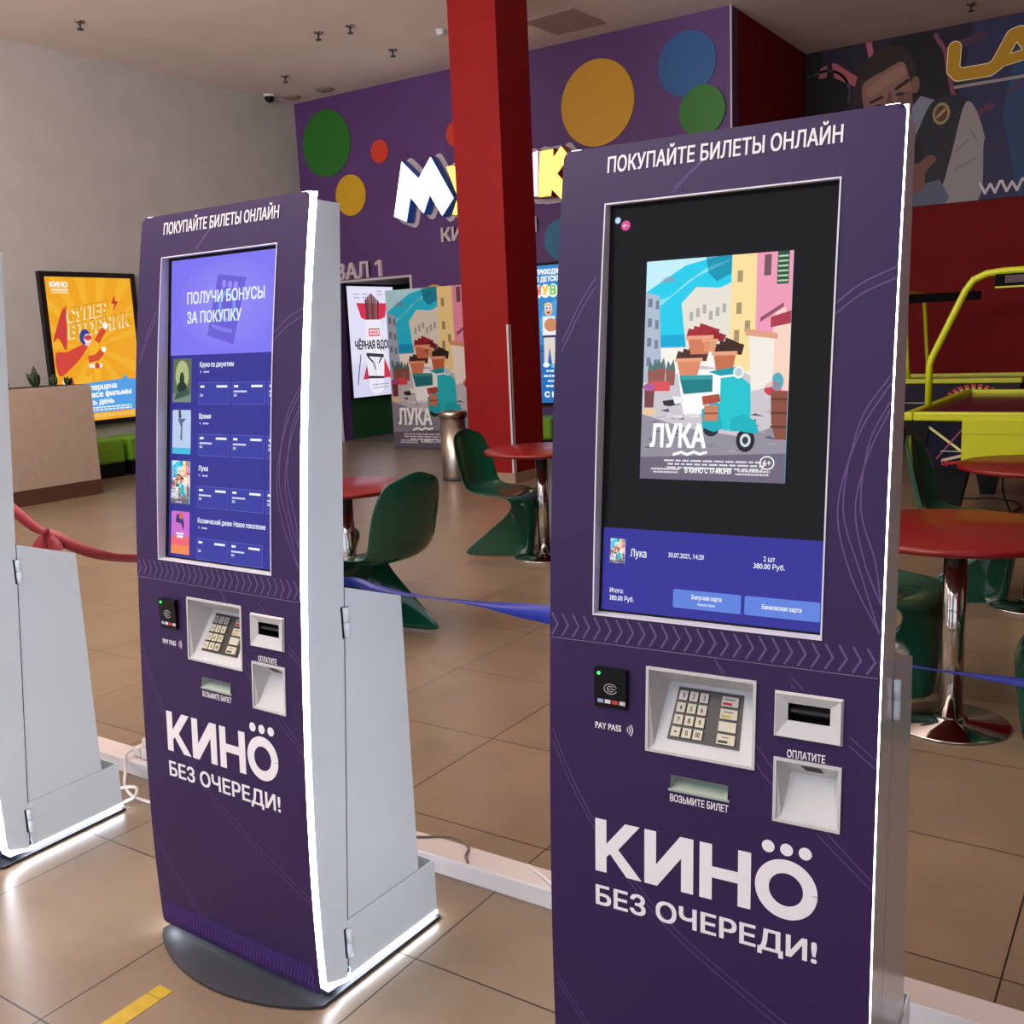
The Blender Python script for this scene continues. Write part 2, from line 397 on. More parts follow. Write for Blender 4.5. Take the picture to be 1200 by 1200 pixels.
sign_letter(ML, M_SIGNW, M_SB)
sign_letter([(-8.26,3.70),(-8.14,3.70),(-8.02,3.46),(-7.90,3.72),(-7.76,3.66),(-8.04,3.06),(-8.20,3.09),(-8.10,3.30)], M_SIGNY, M_SY)
sign_letter([(-7.66,3.66),(-7.42,3.69),(-7.40,3.12),(-7.50,3.12),(-7.51,3.56),(-7.57,3.56),(-7.66,3.14),(-7.78,3.16)], M_SIGNG, M_SG)
sign_letter([(-7.36,3.70),(-7.02,3.72),(-7.02,3.60),(-7.13,3.60),(-7.13,3.13),(-7.25,3.13),(-7.25,3.58),(-7.36,3.58)], M_SIGNR, M_SR)
sign_letter([(-7.16,3.66),(-7.07,3.68),(-7.06,3.44),(-6.93,3.70),(-6.843,3.719),(-6.875,3.176),(-6.97,3.18),(-6.96,3.42),(-7.08,3.17),(-7.16,3.17)], M_SIGNP, M_SP)
KL = [(-6.812,3.703),(-6.627,3.707),(-6.632,3.596),(-6.505,3.721),(-6.399,3.591),(-6.584,3.414),(-6.36,3.17),(-6.50,3.08),(-6.667,3.246),(-6.681,3.163),(-6.858,3.165)]
sign_letter(KL, M_SIGNY, M_SR)
def letters(name, body, x0, z0, caph, width, label, m=M_BACKING, off=.03, th=.035):
    vs, fs = text_mesh(body); a = min(p[0] for p in vs); b = max(p[0] for p in vs); sx = width/(b-a); sy = caph/cap_height()
    q = MB(); n = len(vs)
    from collections import Counter
    edges = Counter()
    for f in fs:
        for i in range(len(f)): edges[(min(f[i], f[i-1]), max(f[i], f[i-1]))] += 1
    F = [tuple(f) for f in fs] + [(e[0], e[1], n+e[1], n+e[0]) for e, c in edges.items() if c == 1]
    for i, (ox, oz) in enumerate(((off, off*.6), (-off, off*.6), (-off, -off*.6), (off, -off*.6))):
        P = [((v[0]-a+ox)*sx + x0, (v[1]+oz)*sy + z0) for v in vs]
        q.add([(x, YB-th-.0006*i, z) for x, z in P] + [(x, YB-.001, z) for x, z in P], F, m)
    return tag(q.build(name), label, 'sign')
o = letters('hall_number_sign', 'ЗАЛ', -10.52, 2.395, .225, .625, 'raised pale hall number letters above the dark portal')
q = MB(); q.prism([(-9.705,2.395),(-9.645,2.395),(-9.645,2.62),(-9.695,2.62),(-9.775,2.585),(-9.765,2.545),(-9.705,2.57)], lambda u, v, d: (u, YB-d, v), M_BACKING, .001, .036); q.build('numeral', o)
letters('cinema_halls_sign', 'КИНОЗАЛЫ', -8.54, 2.775, .18, 1.52, 'raised pale letters below the lit bubble letter sign')

# ------------------------------------------------------------------ ceiling fittings
q = MB(); q.add([(-6.46,10.30,HC-.012),(-5.80,10.26,HC-.012),(-5.76,10.98,HC-.012),(-6.42,10.98,HC-.012),(-6.46,10.30,HC),(-5.80,10.26,HC),(-5.76,10.98,HC),(-6.42,10.98,HC)],
    [(0,1,2,3),(4,7,6,5),(0,4,5,1),(1,5,6,2),(2,6,7,3),(3,7,4,0)], mat('access_hatch_grey', (168, 150, 145), .7))
tag(q.build('ceiling_hatch'), 'square grey ceiling hatch right of the red column', 'ceiling hatch')
def sprinkler(x, y, label):
    t = thing('fire_sprinkler', label, 'sprinkler', (x, y, HC), 0, 'sprinkler heads on the ceiling')
    q = MB(); q.lathe([(.05, -.012), (.055, 0)], M_STEEL, 20); q.build('escutcheon', t)
    q = MB(); q.lathe([(.010, -.075), (.014, -.012)], M_DARKSTEEL, 12); q.lathe([(.034, -.084), (.034, -.075)], M_DARKSTEEL, 16); q.build('head', t)
sprinkler(-10.016, 7.10, 'sprinkler head at far left above the beige wall poster')
sprinkler(-8.436, 9.06, 'sprinkler head near the picture top, left of two close together')
sprinkler(-8.002, 9.115, 'sprinkler head near the picture top, right of two close together')
sprinkler(-8.258, 10.157, 'sprinkler head closest to the top edge of the violet wall')
sprinkler(-10.08, 10.139, 'sprinkler head just in front of the dome camera corner')
sprinkler(-2.265, 13.2, 'sprinkler head above the dark banner at far right')
t = thing('smoke_detector', 'small round smoke detector on the ceiling left of the red column', 'smoke detector', (-7.347, 9.921, HC))
q = MB(); q.lathe([(.06, -.02), (.06, 0)], M_KEYHOUSE, 24); q.build('base', t); q = MB(); q.lathe([(.03, -.06), (.048, -.05), (.052, -.02)], M_KEYHOUSE, 24); q.build('sensor', t)
t = thing('dome_camera', 'dome security camera on the ceiling in the corner by the beige wall', 'camera', (-10.98, 10.705, HC))
q = MB(); q.lathe([(.085, -.03), (.09, 0)], M_KEYHOUSE, 24); q.build('base', t); q = MB(); q.lathe([(.01, -.105), (.045, -.09), (.065, -.06), (.07, -.03)], M_BLACK, 24); q.build('dome', t)
for x, y, lb in ((-10.85, 11.0, 'flat round ceiling vent tucked into the corner'), (-10.2, 11.0, 'flat round ceiling vent above the large green disc')):
    q = MB(); q.lathe([(.0, -.03), (.07, -.03), (.13, -.008), (.14, 0)], mat('vent_beige', (150, 132, 120), .6), 28, (x, y)); 
    for v in range(len(q.v)): q.v[v] = (q.v[v][0], q.v[v][1], q.v[v][2] + HC)
    tag(q.build('ceiling_vent'), lb, 'vent', 'round ceiling vents by the violet wall')

# ------------------------------------------------------------------ artwork shared by posters and screens (generic stand-ins)
def street_art(A, x, y, w, h, z=1, fine=True):
    """a plain sunny harbour street: sky, sea, pastel houses, cobbles, a teal moped, flower tubs, a barrel"""
    X = lambda u: x + u*w
    Y = lambda v: y + v*h
    r = lambda a, b, c, d, col, k=1: A.rect(X(a), Y(b), X(c), Y(d), col, z+k)
    p = lambda pts, col, k=1: A.poly([(X(a), Y(b)) for a, b in pts], col, z+k)
    e = lambda cx, cy, rx, ry, col, k=1, n=20, rot=0: A.ell(X(cx), Y(cy), rx*w, ry*h, col, z+k, n, rot)
    A.rect(x, y, x+w, y+h, (40, 205, 236), z)
    p([(0,.86),(.28,.97),(.5,1),(0,1)], (196, 240, 250)); p([(.0,.80),(.2,.84),(.45,.96),(.62,.985),(.3,.9),(.0,.74)], (140, 226, 246))
    p([(.1,.9),(.14,.925),(.19,.925),(.21,.9)], (120, 170, 190)); p([(.42,1),(.62,1),(.6,.92),(.5,.89),(.44,.93)], (20, 150, 180))
    r(0,.60,.62,.66,(20,170,215)); r(0,.40,1,.605,(250,244,236))
    p([(0,.86),(.1,.84),(.12,.6),(.14,.46),(0,.44)], (176, 190, 208), 2)
    for k in range(4):
        r(.02,.79-.09*k,.05,.83-.09*k,(120,128,150),3); r(.075,.78-.09*k,.1,.82-.09*k,(120,128,150),3)
    p([(.26,.80),(.36,.87),(.52,.86),(.60,.88),(.62,.55),(.30,.60)], (232, 226, 214), 2)
    for k in range(6): r(.32+.045*k,.72+.015*(k % 3),.345+.045*k,.76+.015*(k % 3),(178,176,170),3)
    p([(.60,1),(.765,1),(.775,.5),(.60,.46)], (250, 224, 160), 3); p([(.765,1),(1,1),(1,.34),(.775,.46)], (240, 158, 186), 4)
    for a, b in ((.64,.88),(.64,.74),(.70,.66),(.63,.62)): r(a,b,a+.035,b+.05,(170,150,110),4)
    r(.90,.86,.975,1.0,(40,84,62),5)
    for k in range(6): r(.905,.87+.021*k,.97,.878+.021*k,(180,210,170),6)
    r(.815,.90,.86,.99,(120,84,96),5); p([(.80,.72),(.95,.78),(.95,.762),(.80,.70)], (150,84,104), 5)
    p([(.88,.62),(.90,.74),(.96,.76),(1,.7),(1,.4),(.88,.42)], (250, 214, 196), 5); p([(.87,.72),(1,.745),(1,.69),(.87,.675)], (176, 60, 78), 6)
    p([(0,.42),(.14,.46),(.4,.52),(.72,.48),(1,.36),(1,0),(0,0)], (206, 200, 206), 7); p([(.25,.50),(.7,.5),(.62,.3),(.3,.3)], (252, 250, 252), 8)
    p([(0,.30),(.3,.24),(.7,.2),(1,.26),(1,0),(0,0)], (150, 144, 158), 8); p([(0,.10),(1,.13),(1,0),(0,0)], (112, 104, 122), 9)
    if fine:
        rnd = random.Random(3)
        for k in range(46):
            a, b = rnd.uniform(0, .88), rnd.uniform(.03, .34)
            p([(a,b),(a+rnd.uniform(.04,.1),b+rnd.uniform(-.01,.012)),(a+rnd.uniform(.02,.08),b+.008)], rnd.choice([(96,88,108),(128,120,138),(178,170,182)]), 10)
    # flower tubs in the middle distance
    for cx, cy, w_, hh, pot, top in ((.40,.60,.10,.09,(214,124,92),(168,46,56)),(.33,.50,.10,.09,(222,140,104),(86,52,44)),(.575,.52,.09,.10,(200,114,80),(70,44,38)),(.47,.60,.06,.06,(226,160,120),(150,40,52))):
        for k in range(5): p([(cx-w_+.4*w_*k,cy+hh*.45),(cx-w_+.4*w_*k+.02,cy+hh*(1.2-.12*abs(k-2))),(cx-w_+.4*w_*k+.075,cy+hh*(1.05-.1*abs(k-2))),(cx-w_+.4*w_*k+.06,cy+hh*.4)], top, 11)
        p([(cx-w_*.85,cy+hh*.5),(cx+w_*.85,cy+hh*.5),(cx+w_*.6,cy-hh*.35),(cx-w_*.6,cy-hh*.35)], pot, 12); r(cx-w_*.95,cy+hh*.40,cx+w_*.95,cy+hh*.58,(236,166,130),13)
    p([(.27,.46),(.50,.47),(.50,.40),(.30,.39)], (30,128,132), 14); r(.27,.455,.50,.475,(60,160,160),15)
    for cx, cy in ((.07,.50),(.13,.51),(.20,.50)): p([(cx-.035,cy),(cx+.035,cy),(cx+.03,cy-.07),(cx-.03,cy-.07)], (150,92,84), 11); p([(cx-.035,cy),(cx-.02,cy+.045),(cx,cy+.02),(cx+.02,cy+.05),(cx+.035,cy)], (90,120,120), 11)
    r(.06,.405,.20,.45,(220,84,90),12)
    p([(.015,.42),(.09,.42),(.085,.33),(.02,.33)], (120,70,70), 12); e(.05,.425,.045,.018,(176,96,160),13); e(.055,.31,.05,.018,(236,200,160),13)
    p([(.15,.36),(.27,.37),(.28,.345),(.2,.335),(.16,.34)], (52,48,54), 12); p([(.22,.38),(.29,.38),(.3,.35),(.24,.345)], (240,240,240), 13)
    p([(.73,.66),(.90,.64),(.90,.42),(.76,.40)], (244,236,226), 12); p([(.71,.675),(.92,.65),(.92,.625),(.71,.645)], (226,160,130), 13)
    e(.90,.41,.055,.03,(206,66,80),12); e(.93,.44,.04,.04,(90,170,190),12)
    p([(.89,.40),(1,.40),(1,.19),(.93,.19),(.90,.26)], (142,80,62), 13)
    for v in (.24,.30,.36): r(.895,v,1,v+.01,(96,58,50),14)
    # moped
    e(.50,.235,.055,.035,(44,44,54),14); e(.735,.185,.062,.052,(38,36,46),14); e(.735,.185,.036,.030,(214,222,226),15); e(.735,.185,.02,.017,(60,60,70),16)
    p([(.43,.32),(.44,.24),(.52,.22),(.60,.24),(.60,.33),(.52,.36)], (30,176,190), 15)
    p([(.555,.46),(.68,.47),(.755,.43),(.765,.32),(.76,.25),(.66,.235),(.59,.225),(.555,.30)], (34,196,208), 16)
    p([(.635,.28),(.72,.30),(.80,.27),(.825,.22),(.79,.215),(.70,.225),(.63,.225)], (28,180,194), 17)
    p([(.47,.49),(.66,.51),(.70,.48),(.55,.47)], (26,160,176), 17); e(.675,.485,.036,.028,(240,246,246),18); e(.675,.485,.024,.019,(190,206,214),19)
    p([(.43,.38),(.55,.39),(.56,.355),(.44,.34)], (176,80,60), 17); r(.45,.27,.545,.34,(206,132,98),18); r(.45,.30,.545,.307,(150,80,60),19)
    # writing
    A.text('ЛУКА', X(.07), Y(.15), .105*h, (255,255,255), .40*w, .035, z+21)
    A.line([(X(.24),Y(.115)),(X(.30),Y(.128)),(X(.34),Y(.117)),(X(.39),Y(.13)),(X(.43),Y(.12)),(X(.48),Y(.13))], .012*h, (255,255,255), z+21)
    A.text('Disney  PIXAR', X(.20), Y(.285), .016*h, (250,250,250), .22*w, .01, z+21)
    A.text('В КИНО С 17 ИЮНЯ', X(.33), Y(.035), .024*h, (255,255,255), .32*w, .03, z+21)
    if fine:
        A.dummy_lines(X(.12), X(.90), Y(.085), .008*h, (222,218,226), 3, .016*h, z+21); A.dummy_lines(X(.08), X(.30), Y(.045), .008*h, (222,218,226), 2, .014*h, z+21); A.dummy_lines(X(.67), X(.92), Y(.045), .008*h, (222,218,226), 2, .014*h, z+21)
        A.ring(X(.885), Y(.088), .045*w, .028*h, .008*w, (250,250,250), z+21, 0, 360, 24); A.text('6+', X(.885), Y(.076), .026*h, (250,250,250), None, .02, z+21, 'C')

# ------------------------------------------------------------------ ticket kiosks
KW = .57; HW = KW/2; ZT = 1.783; ZB = .03
def D(z): return .017476*z**4 - .06554*z**3 + .136273*z**2 - .048738*z + .006256
def back(z): return .086 + (z-.025)*(.238-.086)/(1.764-.025)
HOLES = dict(screen=(-.482, .984, -.091, 1.683), keypad=(-.379, .758, -.193, .900), card=(-.157, .821, -.055, .890), tray=(-.156, .680, -.055, .781), slot=(-.335, .696, -.234, .719))
def panel(name, z0, z1, holes, parent, proud, top, bottom):
    xs = {-HW, HW, -HW+.004, -HW+.012, HW-.012, HW-.004}; zs = {z0, z1}
    for a, b, c, d in holes: xs |= {a+HW, c+HW}; zs |= {b, d}
    k = z0
    while k < z1: zs.add(round(k, 4)); k += .03
    if top: zs |= {z1-.004, z1-.012}
    if bottom: zs |= {z0+.004, z0+.012}
    xs = sorted(xs); zs = sorted(zs)
    zs = [z for i, z in enumerate(zs) if i == 0 or z-zs[i-1] > 1e-4]
    q = MB(); idx = {}; V = []
    r = .014
    def P(x, z):
        dx = abs(x)-(HW-r); dz = (z-(z1-r)) if top else -1
        if bottom and z < z0+r: dz = (z0+r)-z
        if dx > 0 and dz > 0:
            L = math.hypot(dx, dz)
            if L > r:
                x = math.copysign(HW-r+dx*r/L, x)
                z = (z1-r+dz*r/L) if (top and z > z1-r) else (z0+r-dz*r/L)
        return (x, D(z)-proud, z)
    for i, x in enumerate(xs):
        for j, z in enumerate(zs): idx[i, j] = len(V); V.append(P(x, z))
    F = []
    for i in range(len(xs)-1):
        for j in range(len(zs)-1):
            cx = (xs[i]+xs[i+1])/2 - HW; cz = (zs[j]+zs[j+1])/2
            if any(a < cx < c and b < cz < d for a, b, c, d in holes): continue
            F.append((idx[i, j], idx[i+1, j], idx[i+1, j+1], idx[i, j+1]))
    q.add(V, F, M_PURPLE, True)
    # printed pattern of the same panel
    A = Art(q, lambda u, z, k: (u+HW, D(z)-proud-.0004*k, z), pmat)
    if top:
        LC = (104, 82, 134)
        for off in (0, .016):
            curve(A, [(-.557, 1.455-off), (-.495, 1.562-off), (-.36, 1.698-off*.4), (-.277, 1.765)], LC, holes)
            curve(A, [(-.003, 1.545-off), (-.05, 1.525-off), (-.088, 1.497-off)], LC, holes)
            curve(A, [(-.003, 1.375+off*.8), (-.045, 1.30+off), (-.072+off*.5, 1.19), (-.050+off, 1.09), (-.003, 1.00)], LC, holes)
            curve(A, [(-.003, 1.335+off*.8), (-.030, 1.27+off), (-.046+off*.5, 1.19), (-.030+off, 1.11), (-.003, 1.045)], LC, holes)
        n = 27
        for k in range(n):
            u = -.566 + k*.0210
            A.line([(u, .977), (u+.012, .957), (u, .937)], .0034, (106, 86, 136), 1)
    else:
        LC = (92, 70, 116)
        for off in (0, .014):
            curve(A, [(-.569, .775-off*1.6), (-.53, .69-off*1.3), (-.479, .605-off), (-.401, .511-off), (-.329, .445-off), (-.23, .383-off), (-.134, .329-off), (-.003, .265-off)], LC, holes)
            curve(A, [(-.262, .930), (-.235+off*.0, .895-off), (-.19, .80-off*2.2), (-.10, .70-off*1.5), (-.003, .61-off)], LC, holes)
            curve(A, [(-.135, .918-off), (-.08, .865-off), (-.003, .805-off)], LC, holes)
            curve(A, [(-.562, .285-off), (-.50, .205-off), (-.43, .13-off), (-.38, .10-off)], LC, holes)
        A.rect(-.556, .040, -.014, .100, (58, 36, 92), 1)
        for k in range(46):
            u = -.553 + k*.0117
            A.line([(u, .094), (u+.007, .070), (u, .046)], .0028, (88, 58, 140), 2)
    return q.build(name, parent, solid=.0, recalc=False)
def curve(A, pts, c, holes):
    P = [Vector(p) for p in pts]; out = []
    P = [2*P[0]-P[1]] + P + [2*P[-1]-P[-2]]
    for i in range(1, len(P)-2):
        for k in range(8):
            t = k/8; a, b, cc, d = P[i-1], P[i], P[i+1], P[i+2]
            out.append(.5*((2*b)+(cc-a)*t+(2*a-5*b+4*cc-d)*t*t+(3*b-a-3*cc+d)*t**3))
    out.append(P[-2]); seg = []
    for p in out + [None]:
        if p is not None and not any(a-.003 < p.x < cc+.003 and b-.003 < p.y < d+.003 for a, b, cc, d in holes) and -.568 < p.x < -.002: seg.append((p.x, p.y))
        else:
            if len(seg) > 1: A.line(seg, .0022, c, 1)
            seg = []
def rim(q, hole, depth, m, proud=0.0, flange=0.0):
    """four inner walls of a rectangular opening in the curved panel"""
    a, b, c, d = hole; n = 12
    def P(u, z, k): return (u+HW, D(z)-proud+k, z)
    ring = [(a+(c-a)*t/n, b) for t in range(n)] + [(c, b+(d-b)*t/n) for t in range(n)] + [(c+(a-c)*t/n, d) for t in range(n)] + [(a, d+(b-d)*t/n) for t in range(n)]
    N = len(ring); vs = [P(u, z, 0) for u, z in ring] + [depth(u, z) for u, z in ring]
    q.add(vs, [(i, (i+1) % N, N+(i+1) % N, N+i) for i in range(N)], m)
    if flange:
        f = flange; ar = (c-a+2*f)/(c-a); br = (d-b+2*f)/(d-b); mu, mz = (a+c)/2, (b+d)/2
        o = [(mu+(u-mu)*ar, mz+(z-mz)*br) for u, z in ring]
        vs = [P(u, z, -.002) for u, z in o] + [P(u, z, -.002) for u, z in ring] + [P(u, z, .001) for u, z in o] + [P(u, z, 0) for u, z in ring]
        q.add(vs, [(i, (i+1) % N, N+(i+1) % N, N+i) for i in range(N)] + [(2*N+i, 2*N+(i+1) % N, (i+1) % N, i) for i in range(N)] + [(N+i, N+(i+1) % N, 3*N+(i+1) % N, 3*N+i) for i in range(N)], m)

def kiosk(loc, yaw, label, screen_draw):
    ex = Vector((math.cos(yaw), math.sin(yaw), 0)); base = Vector(loc) - ex*HW
    t = thing('ticket_kiosk', label, 'ticket kiosk', base, yaw, 'row of ticket kiosks')
    G = 3 * [0]
    # base plate
    pts = [(HW+.005, .0), (HW+.005, .418), (-HW-.005, .418), (-HW-.005, .0)]
    for k in range(1, 24):
        a = k/24; x = -HW-.005 + a*(KW+.010); s = (x/(HW+.005)); pts.append((x, -.092*(1-s*s)**.85))
    q = MB(); q.prism(pts, lambda u, v, d: (u, v, d), M_DARKSTEEL, .003, .0095); q.build('base_plate', t, bevel=.0015)
    for x in (-.24, .24):
        for y in (.03, .38): q = MB(); q.lathe([(.015, 0), (.015, .003)], M_BLACK, 12, (x, y)); q.build('levelling_foot', t)
    # head shell
    N = 30; zz = [ZB+.028+(ZT-.02-ZB-.028)*i/N for i in range(N+1)]
    fr = [(D(ZB)+.03+.0*i, ZB) if False else (D(ZB)+.03-.03*math.sin(math.radians(a)), ZB+.03-.03*math.cos(math.radians(a))) for i, a in enumerate((0, 22, 45, 67, 90))]
    fr = fr[:-1] + [(D(z), z) for z in zz[0:]]
    tp = [(D(ZT)+.006, ZT-.006), (D(ZT)+.016, ZT-.002), (back(1.764), 1.764)]
    prof = fr + tp + [(back(.03), .022)]
    X0 = HW-.012
    def inset(p, k):   # move front edge k metres back
        return [(y+k, z) for y, z in p]
    q = MB()
    frin = [(D(max(ZB, z))+.017, z) for z in [ZB+.006+(ZT-.016-ZB-.006)*i/N for i in range(N+1)]]
    side = frin + [(back(1.764), 1.764), (back(.03), .022)]
    for sx in (-1, 1):
        x = sx*(HW-.002)
        tri = tessellate_polygon([[Vector((a, b, 0)) for a, b in side]])
        q.add([(x, a, b) for a, b in side], [tuple(f) for f in tri], M_WHITE)
        g = sx*(HW-.0014); q.add([(g, back(.04)-.0002, .03), (g, back(.04)+.0022, .03), (g, back(.94)+.0022, .94), (g, back(.94)-.0002, .94)], [(0, 1, 2, 3)], M_BLACK)
    hs = HW-.002
    q.add([(-hs, D(1.77)+.02, 1.767), (hs, D(1.77)+.02, 1.767), (hs, back(1.764), 1.764), (-hs, back(1.764), 1.764)], [(0, 1, 2, 3)], M_WHITE)
    q.add([(-hs, back(1.764), 1.764), (hs, back(1.764), 1.764), (hs, back(.03), .022), (-hs, back(.03), .022)], [(0, 1, 2, 3)], M_WHITE)
    q.add([(-hs, D(ZB)+.02, ZB-.005), (hs, D(ZB)+.02, ZB-.005), (hs, back(.03), .022), (-hs, back(.03), .022)], [(0, 1, 2, 3)], M_WHITE)
    q.add([(-hs, D(.05)+.05, .03), (hs, D(.05)+.05, .03), (hs, D(1.76)+.06, 1.75), (-hs, D(1.76)+.06, 1.75)], [(0, 1, 2, 3)], M_BLACK)   # inner chassis
    q.build('cabinet_head', t, recalc=False)
    # lit acrylic edges
    for sx in (-1, 1):
        q = MB(); out = fr + [(D(ZT)+.002, ZT-.010), (D(ZT)+.006, ZT-.003), (D(ZT)+.012, ZT), (D(ZT)+.017, ZT)]
        band = []
        zi = [ZB+.021+(ZT-.024-ZB-.021)*i/N for i in range(N+1)]
        inn = [(D(z)+.016, z) for z in zi]
        inn = [(back(.03), ZB+.010-.016), (D(ZB)+.040, ZB+.008)] + [(D(ZB)+.024, ZB+.014)] + inn
        outp = [(back(.03), ZB-.014)] + out
        x0, x1 = sorted((sx*(HW-.011), sx*(HW-.0012)))
        n = len(outp); poly = outp + inn[::-1]
        q.prism(poly, lambda u, v, d: (d, u, v), M_LED, x0, x1)
        xa, xb = sorted((sx*(HW-.032), sx*(HW-.012))); q.box((xa, D(ZT)+.001, ZT-.004), (xb, D(ZT)+.016, ZT+.0012), M_LED)
        q.build('light_edge', t)
    # cabinet behind and skirt
    q = MB(); cs = [(back(.17)+.002, .165), (.354, .165), (.354, .872), (back(.935)+.002, .935)]
    for sx in (-1, 1): q.add([(sx*(HW-.004), a, b) for a, b in cs], [(0, 1, 2, 3)], M_WHITE)
    h2 = HW-.004
    q.add([(-h2, cs[i][0], cs[i][1]) for i in range(4)] + [(h2, cs[i][0], cs[i][1]) for i in range(4)], [(1, 2, 6, 5), (2, 3, 7, 6), (0, 1, 5, 4), (3, 0, 4, 7)], M_WHITE)
    q.build('rear_cabinet', t, recalc=True)
    q = MB(); w = HW-.001; th = .004; y0 = back(.1)-.0; y1 = .412
    def slab(x0, x1, ya, yb, za, zb): q.box((x0, ya, za), (x1, yb, zb), M_WHITE)
    slab(w-th, w, y0+.004, y1, .027, .163); slab(-w, -w+th, y0+.004, y1, .027, .163); slab(-w+th, w-th, y1-th, y1, .027, .163); slab(-w+th, w-th, y0+.02, y1-th, .027, .032)
    q.build('skirt', t)
    q = MB(); q.box((w-.010, y0, .016), (w+.001, y1, .0265), M_LED); q.box((-w-.001, y0, .016), (-w+.010, y1, .0265), M_LED); q.box((-w+.010, y1-.010, .016), (w-.010, y1+.001, .0265), M_LED)
    q.build('skirt_light', t)
    for zc, hh in ((.857, .034), (.110, .034)):
        yc = back(zc)+.004; q = MB()
        for k0, k1 in ((-hh, -.001), (.001, hh)): q.lathe([(.0075, zc+k0), (.0075, zc+k1)], M_WHITE, 14, (HW+.002, yc))
        q.box((HW-.003, yc+.0, zc-hh), (HW, yc+.02, zc+hh), M_WHITE); q.box((HW-.003, yc-.012, zc-hh-.002), (HW-.0012, yc-.002, zc+hh+.002), M_BLACK)
        q.build('hinge', t)
    # front panels
    panel('screen_panel', .934, ZT, [HOLES['screen']], t, .0045, True, False)
    panel('control_panel', ZB, .9338, [HOLES[k] for k in ('keypad', 'card', 'tray', 'slot')], t, .003, False, True)
    q = MB(); A = Art(q, lambda u, z, k: (u+HW, D(z)-.003-.0004*k, z), pmat); A.line([(-.566, .9325), (-.285, .9325), (-.004, .9325)], .0014, (128, 112, 146), 4); q.build('seam_highlight', t, recalc=False)  # highlight on the panel joint, painted as a pale line
    TXT = (244, 240, 244)
    q = MB(); A = Art(q, lambda u, z, k: (u+HW, D(z)-.0045-.0005*k, z), pmat)
    A.text('ПОКУПАЙТЕ БИЛЕТЫ ОНЛАЙН', -.483, 1.737, .0265, TXT, .393, .022, 2); q.build('lettering', t, recalc=False)
    q = MB(); A = Art(q, lambda u, z, k: (u+HW, D(z)-.003-.0005*k, z), pmat)
    # КИНО with three dots
    A.rect(-.478,.514,-.456,.613,TXT,2); A.poly([(-.458,.566),(-.420,.613),(-.392,.613),(-.433,.5625),(-.388,.514),(-.417,.514),(-.449,.551),(-.458,.542)],TXT,2)
    A.poly([(-.383,.613),(-.361,.613),(-.361,.553),(-.317,.613),(-.293,.613),(-.293,.514),(-.315,.514),(-.315,.574),(-.359,.514),(-.383,.514)],TXT,2)
    A.rect(-.282,.514,-.260,.613,TXT,2); A.rect(-.215,.514,-.193,.613,TXT,2); A.rect(-.260,.554,-.215,.574,TXT,2)
    A.ring(-.135,.5635,.0395,.0395,.023,TXT,2,0,360,48)
    for du in (-.030,0,.030): A.ell(-.135+du,.6315,.0105,.0105,TXT,2)
    A.text('БЕЗ ОЧЕРЕДИ!', -.478, .4505, .0365, TXT, .395, .026, 2)
    A.text('PAY PASS', -.478, .7795, .0115, TXT, .050, .022, 2)
    for rr in (.006, .0105, .015): A.ring(-.4215, .785, rr, rr, .0018, TXT, 2, -42, 42, 10)
    A.text('ОПЛАТИТЕ', -.138, .7865, .0125, TXT, .060, .022, 2)
    A.text('ВОЗЬМИТЕ БИЛЕТ', -.336, .6735, .0125, TXT, .103, .022, 2)
    q.build('lettering', t, recalc=False)
    # screen and bezel
    a, b, c, d = HOLES['screen']; ya, yb = D(b)+.013, D(d)+.013
    def sy(z): return ya + (yb-ya)*(z-b)/(d-b)
    q = MB(); rim(q, HOLES['screen'], lambda u, z: (u+HW, sy(z)+.002, z), M_SILVER, .0045, .0025); q.build('screen_bezel', t, recalc=False)
    q = MB(); A = Art(q, lambda u, z, k: (u+HW, sy(z)-.00025*k, z), emat); A.rect(a, b, c, d, (10, 9, 12), 0); screen_draw(A); q.build('screen', t, recalc=False)
    # contactless reader
    q = MB(); A = Art(q, lambda u, z, k: (u+HW, D(.856)-.012-.0003*k, z), pmat)
    q.box((-.477+HW, D(.856)-.012, .821), (-.416+HW, D(.856)+.006, .891), M_BLACK)
    A.ring(-.4455,.856,.012,.009,.0014,(190,190,195),2,20,340,20); A.ring(-.4455,.856,.006,.005,.0014,(190,190,195),2,40,320,14); A.line([(-.452,.856),(-.436,.856)],.0012,(190,190,195),2)
    for k, cc in enumerate(((150,176,210),(226,226,230),(206,70,60),(206,206,210))): A.rect(-.471+.014*k,.829,-.460+.014*k,.836,cc,2)
    rd = q.build('contactless_reader', t)
    q = MB(); q.lathe([(.003, 0), (.003, .0012)], mat('green_led', (40, 255, 90), .3, 0, .5, 2.5), 12)
    q.v = [(-.467+HW+x, D(.856)-.012-z, .883+y) for x, y, z in q.v]; q.build('status_light', rd)
    # keypad tub
    def tub(hole, name, inset_u, zt_in, dtop, dbot):
        a, b, c, d = hole; q = MB()
        P = lambda u, z, k: (u+HW, D(z)-.003+k, z)
        o = [P(a,b,-.001), P(c,b,-.001), P(c,d,-.001), P(a,d,-.001)]; i = [P(a+.010,b+.007,dbot), P(c-.010,b+.007,dbot), P(c-inset_u,zt_in,dtop), P(a+inset_u,zt_in,dtop)]
        q.add(o+i, [(0,1,5,4),(1,2,6,5),(2,3,7,6),(3,0,4,7),(4,5,6,7)], M_KEYHOUSE)
        f = .003; fo = [P(a-f,b-f,-.003), P(c+f,b-f,-.003), P(c+f,d+f,-.003), P(a-f,d+f,-.003)]; fi = [P(a+.002,b+.002,-.003), P(c-.002,b+.002,-.003), P(c-.002,d-.002,-.003), P(a+.002,d-.002,-.003)]
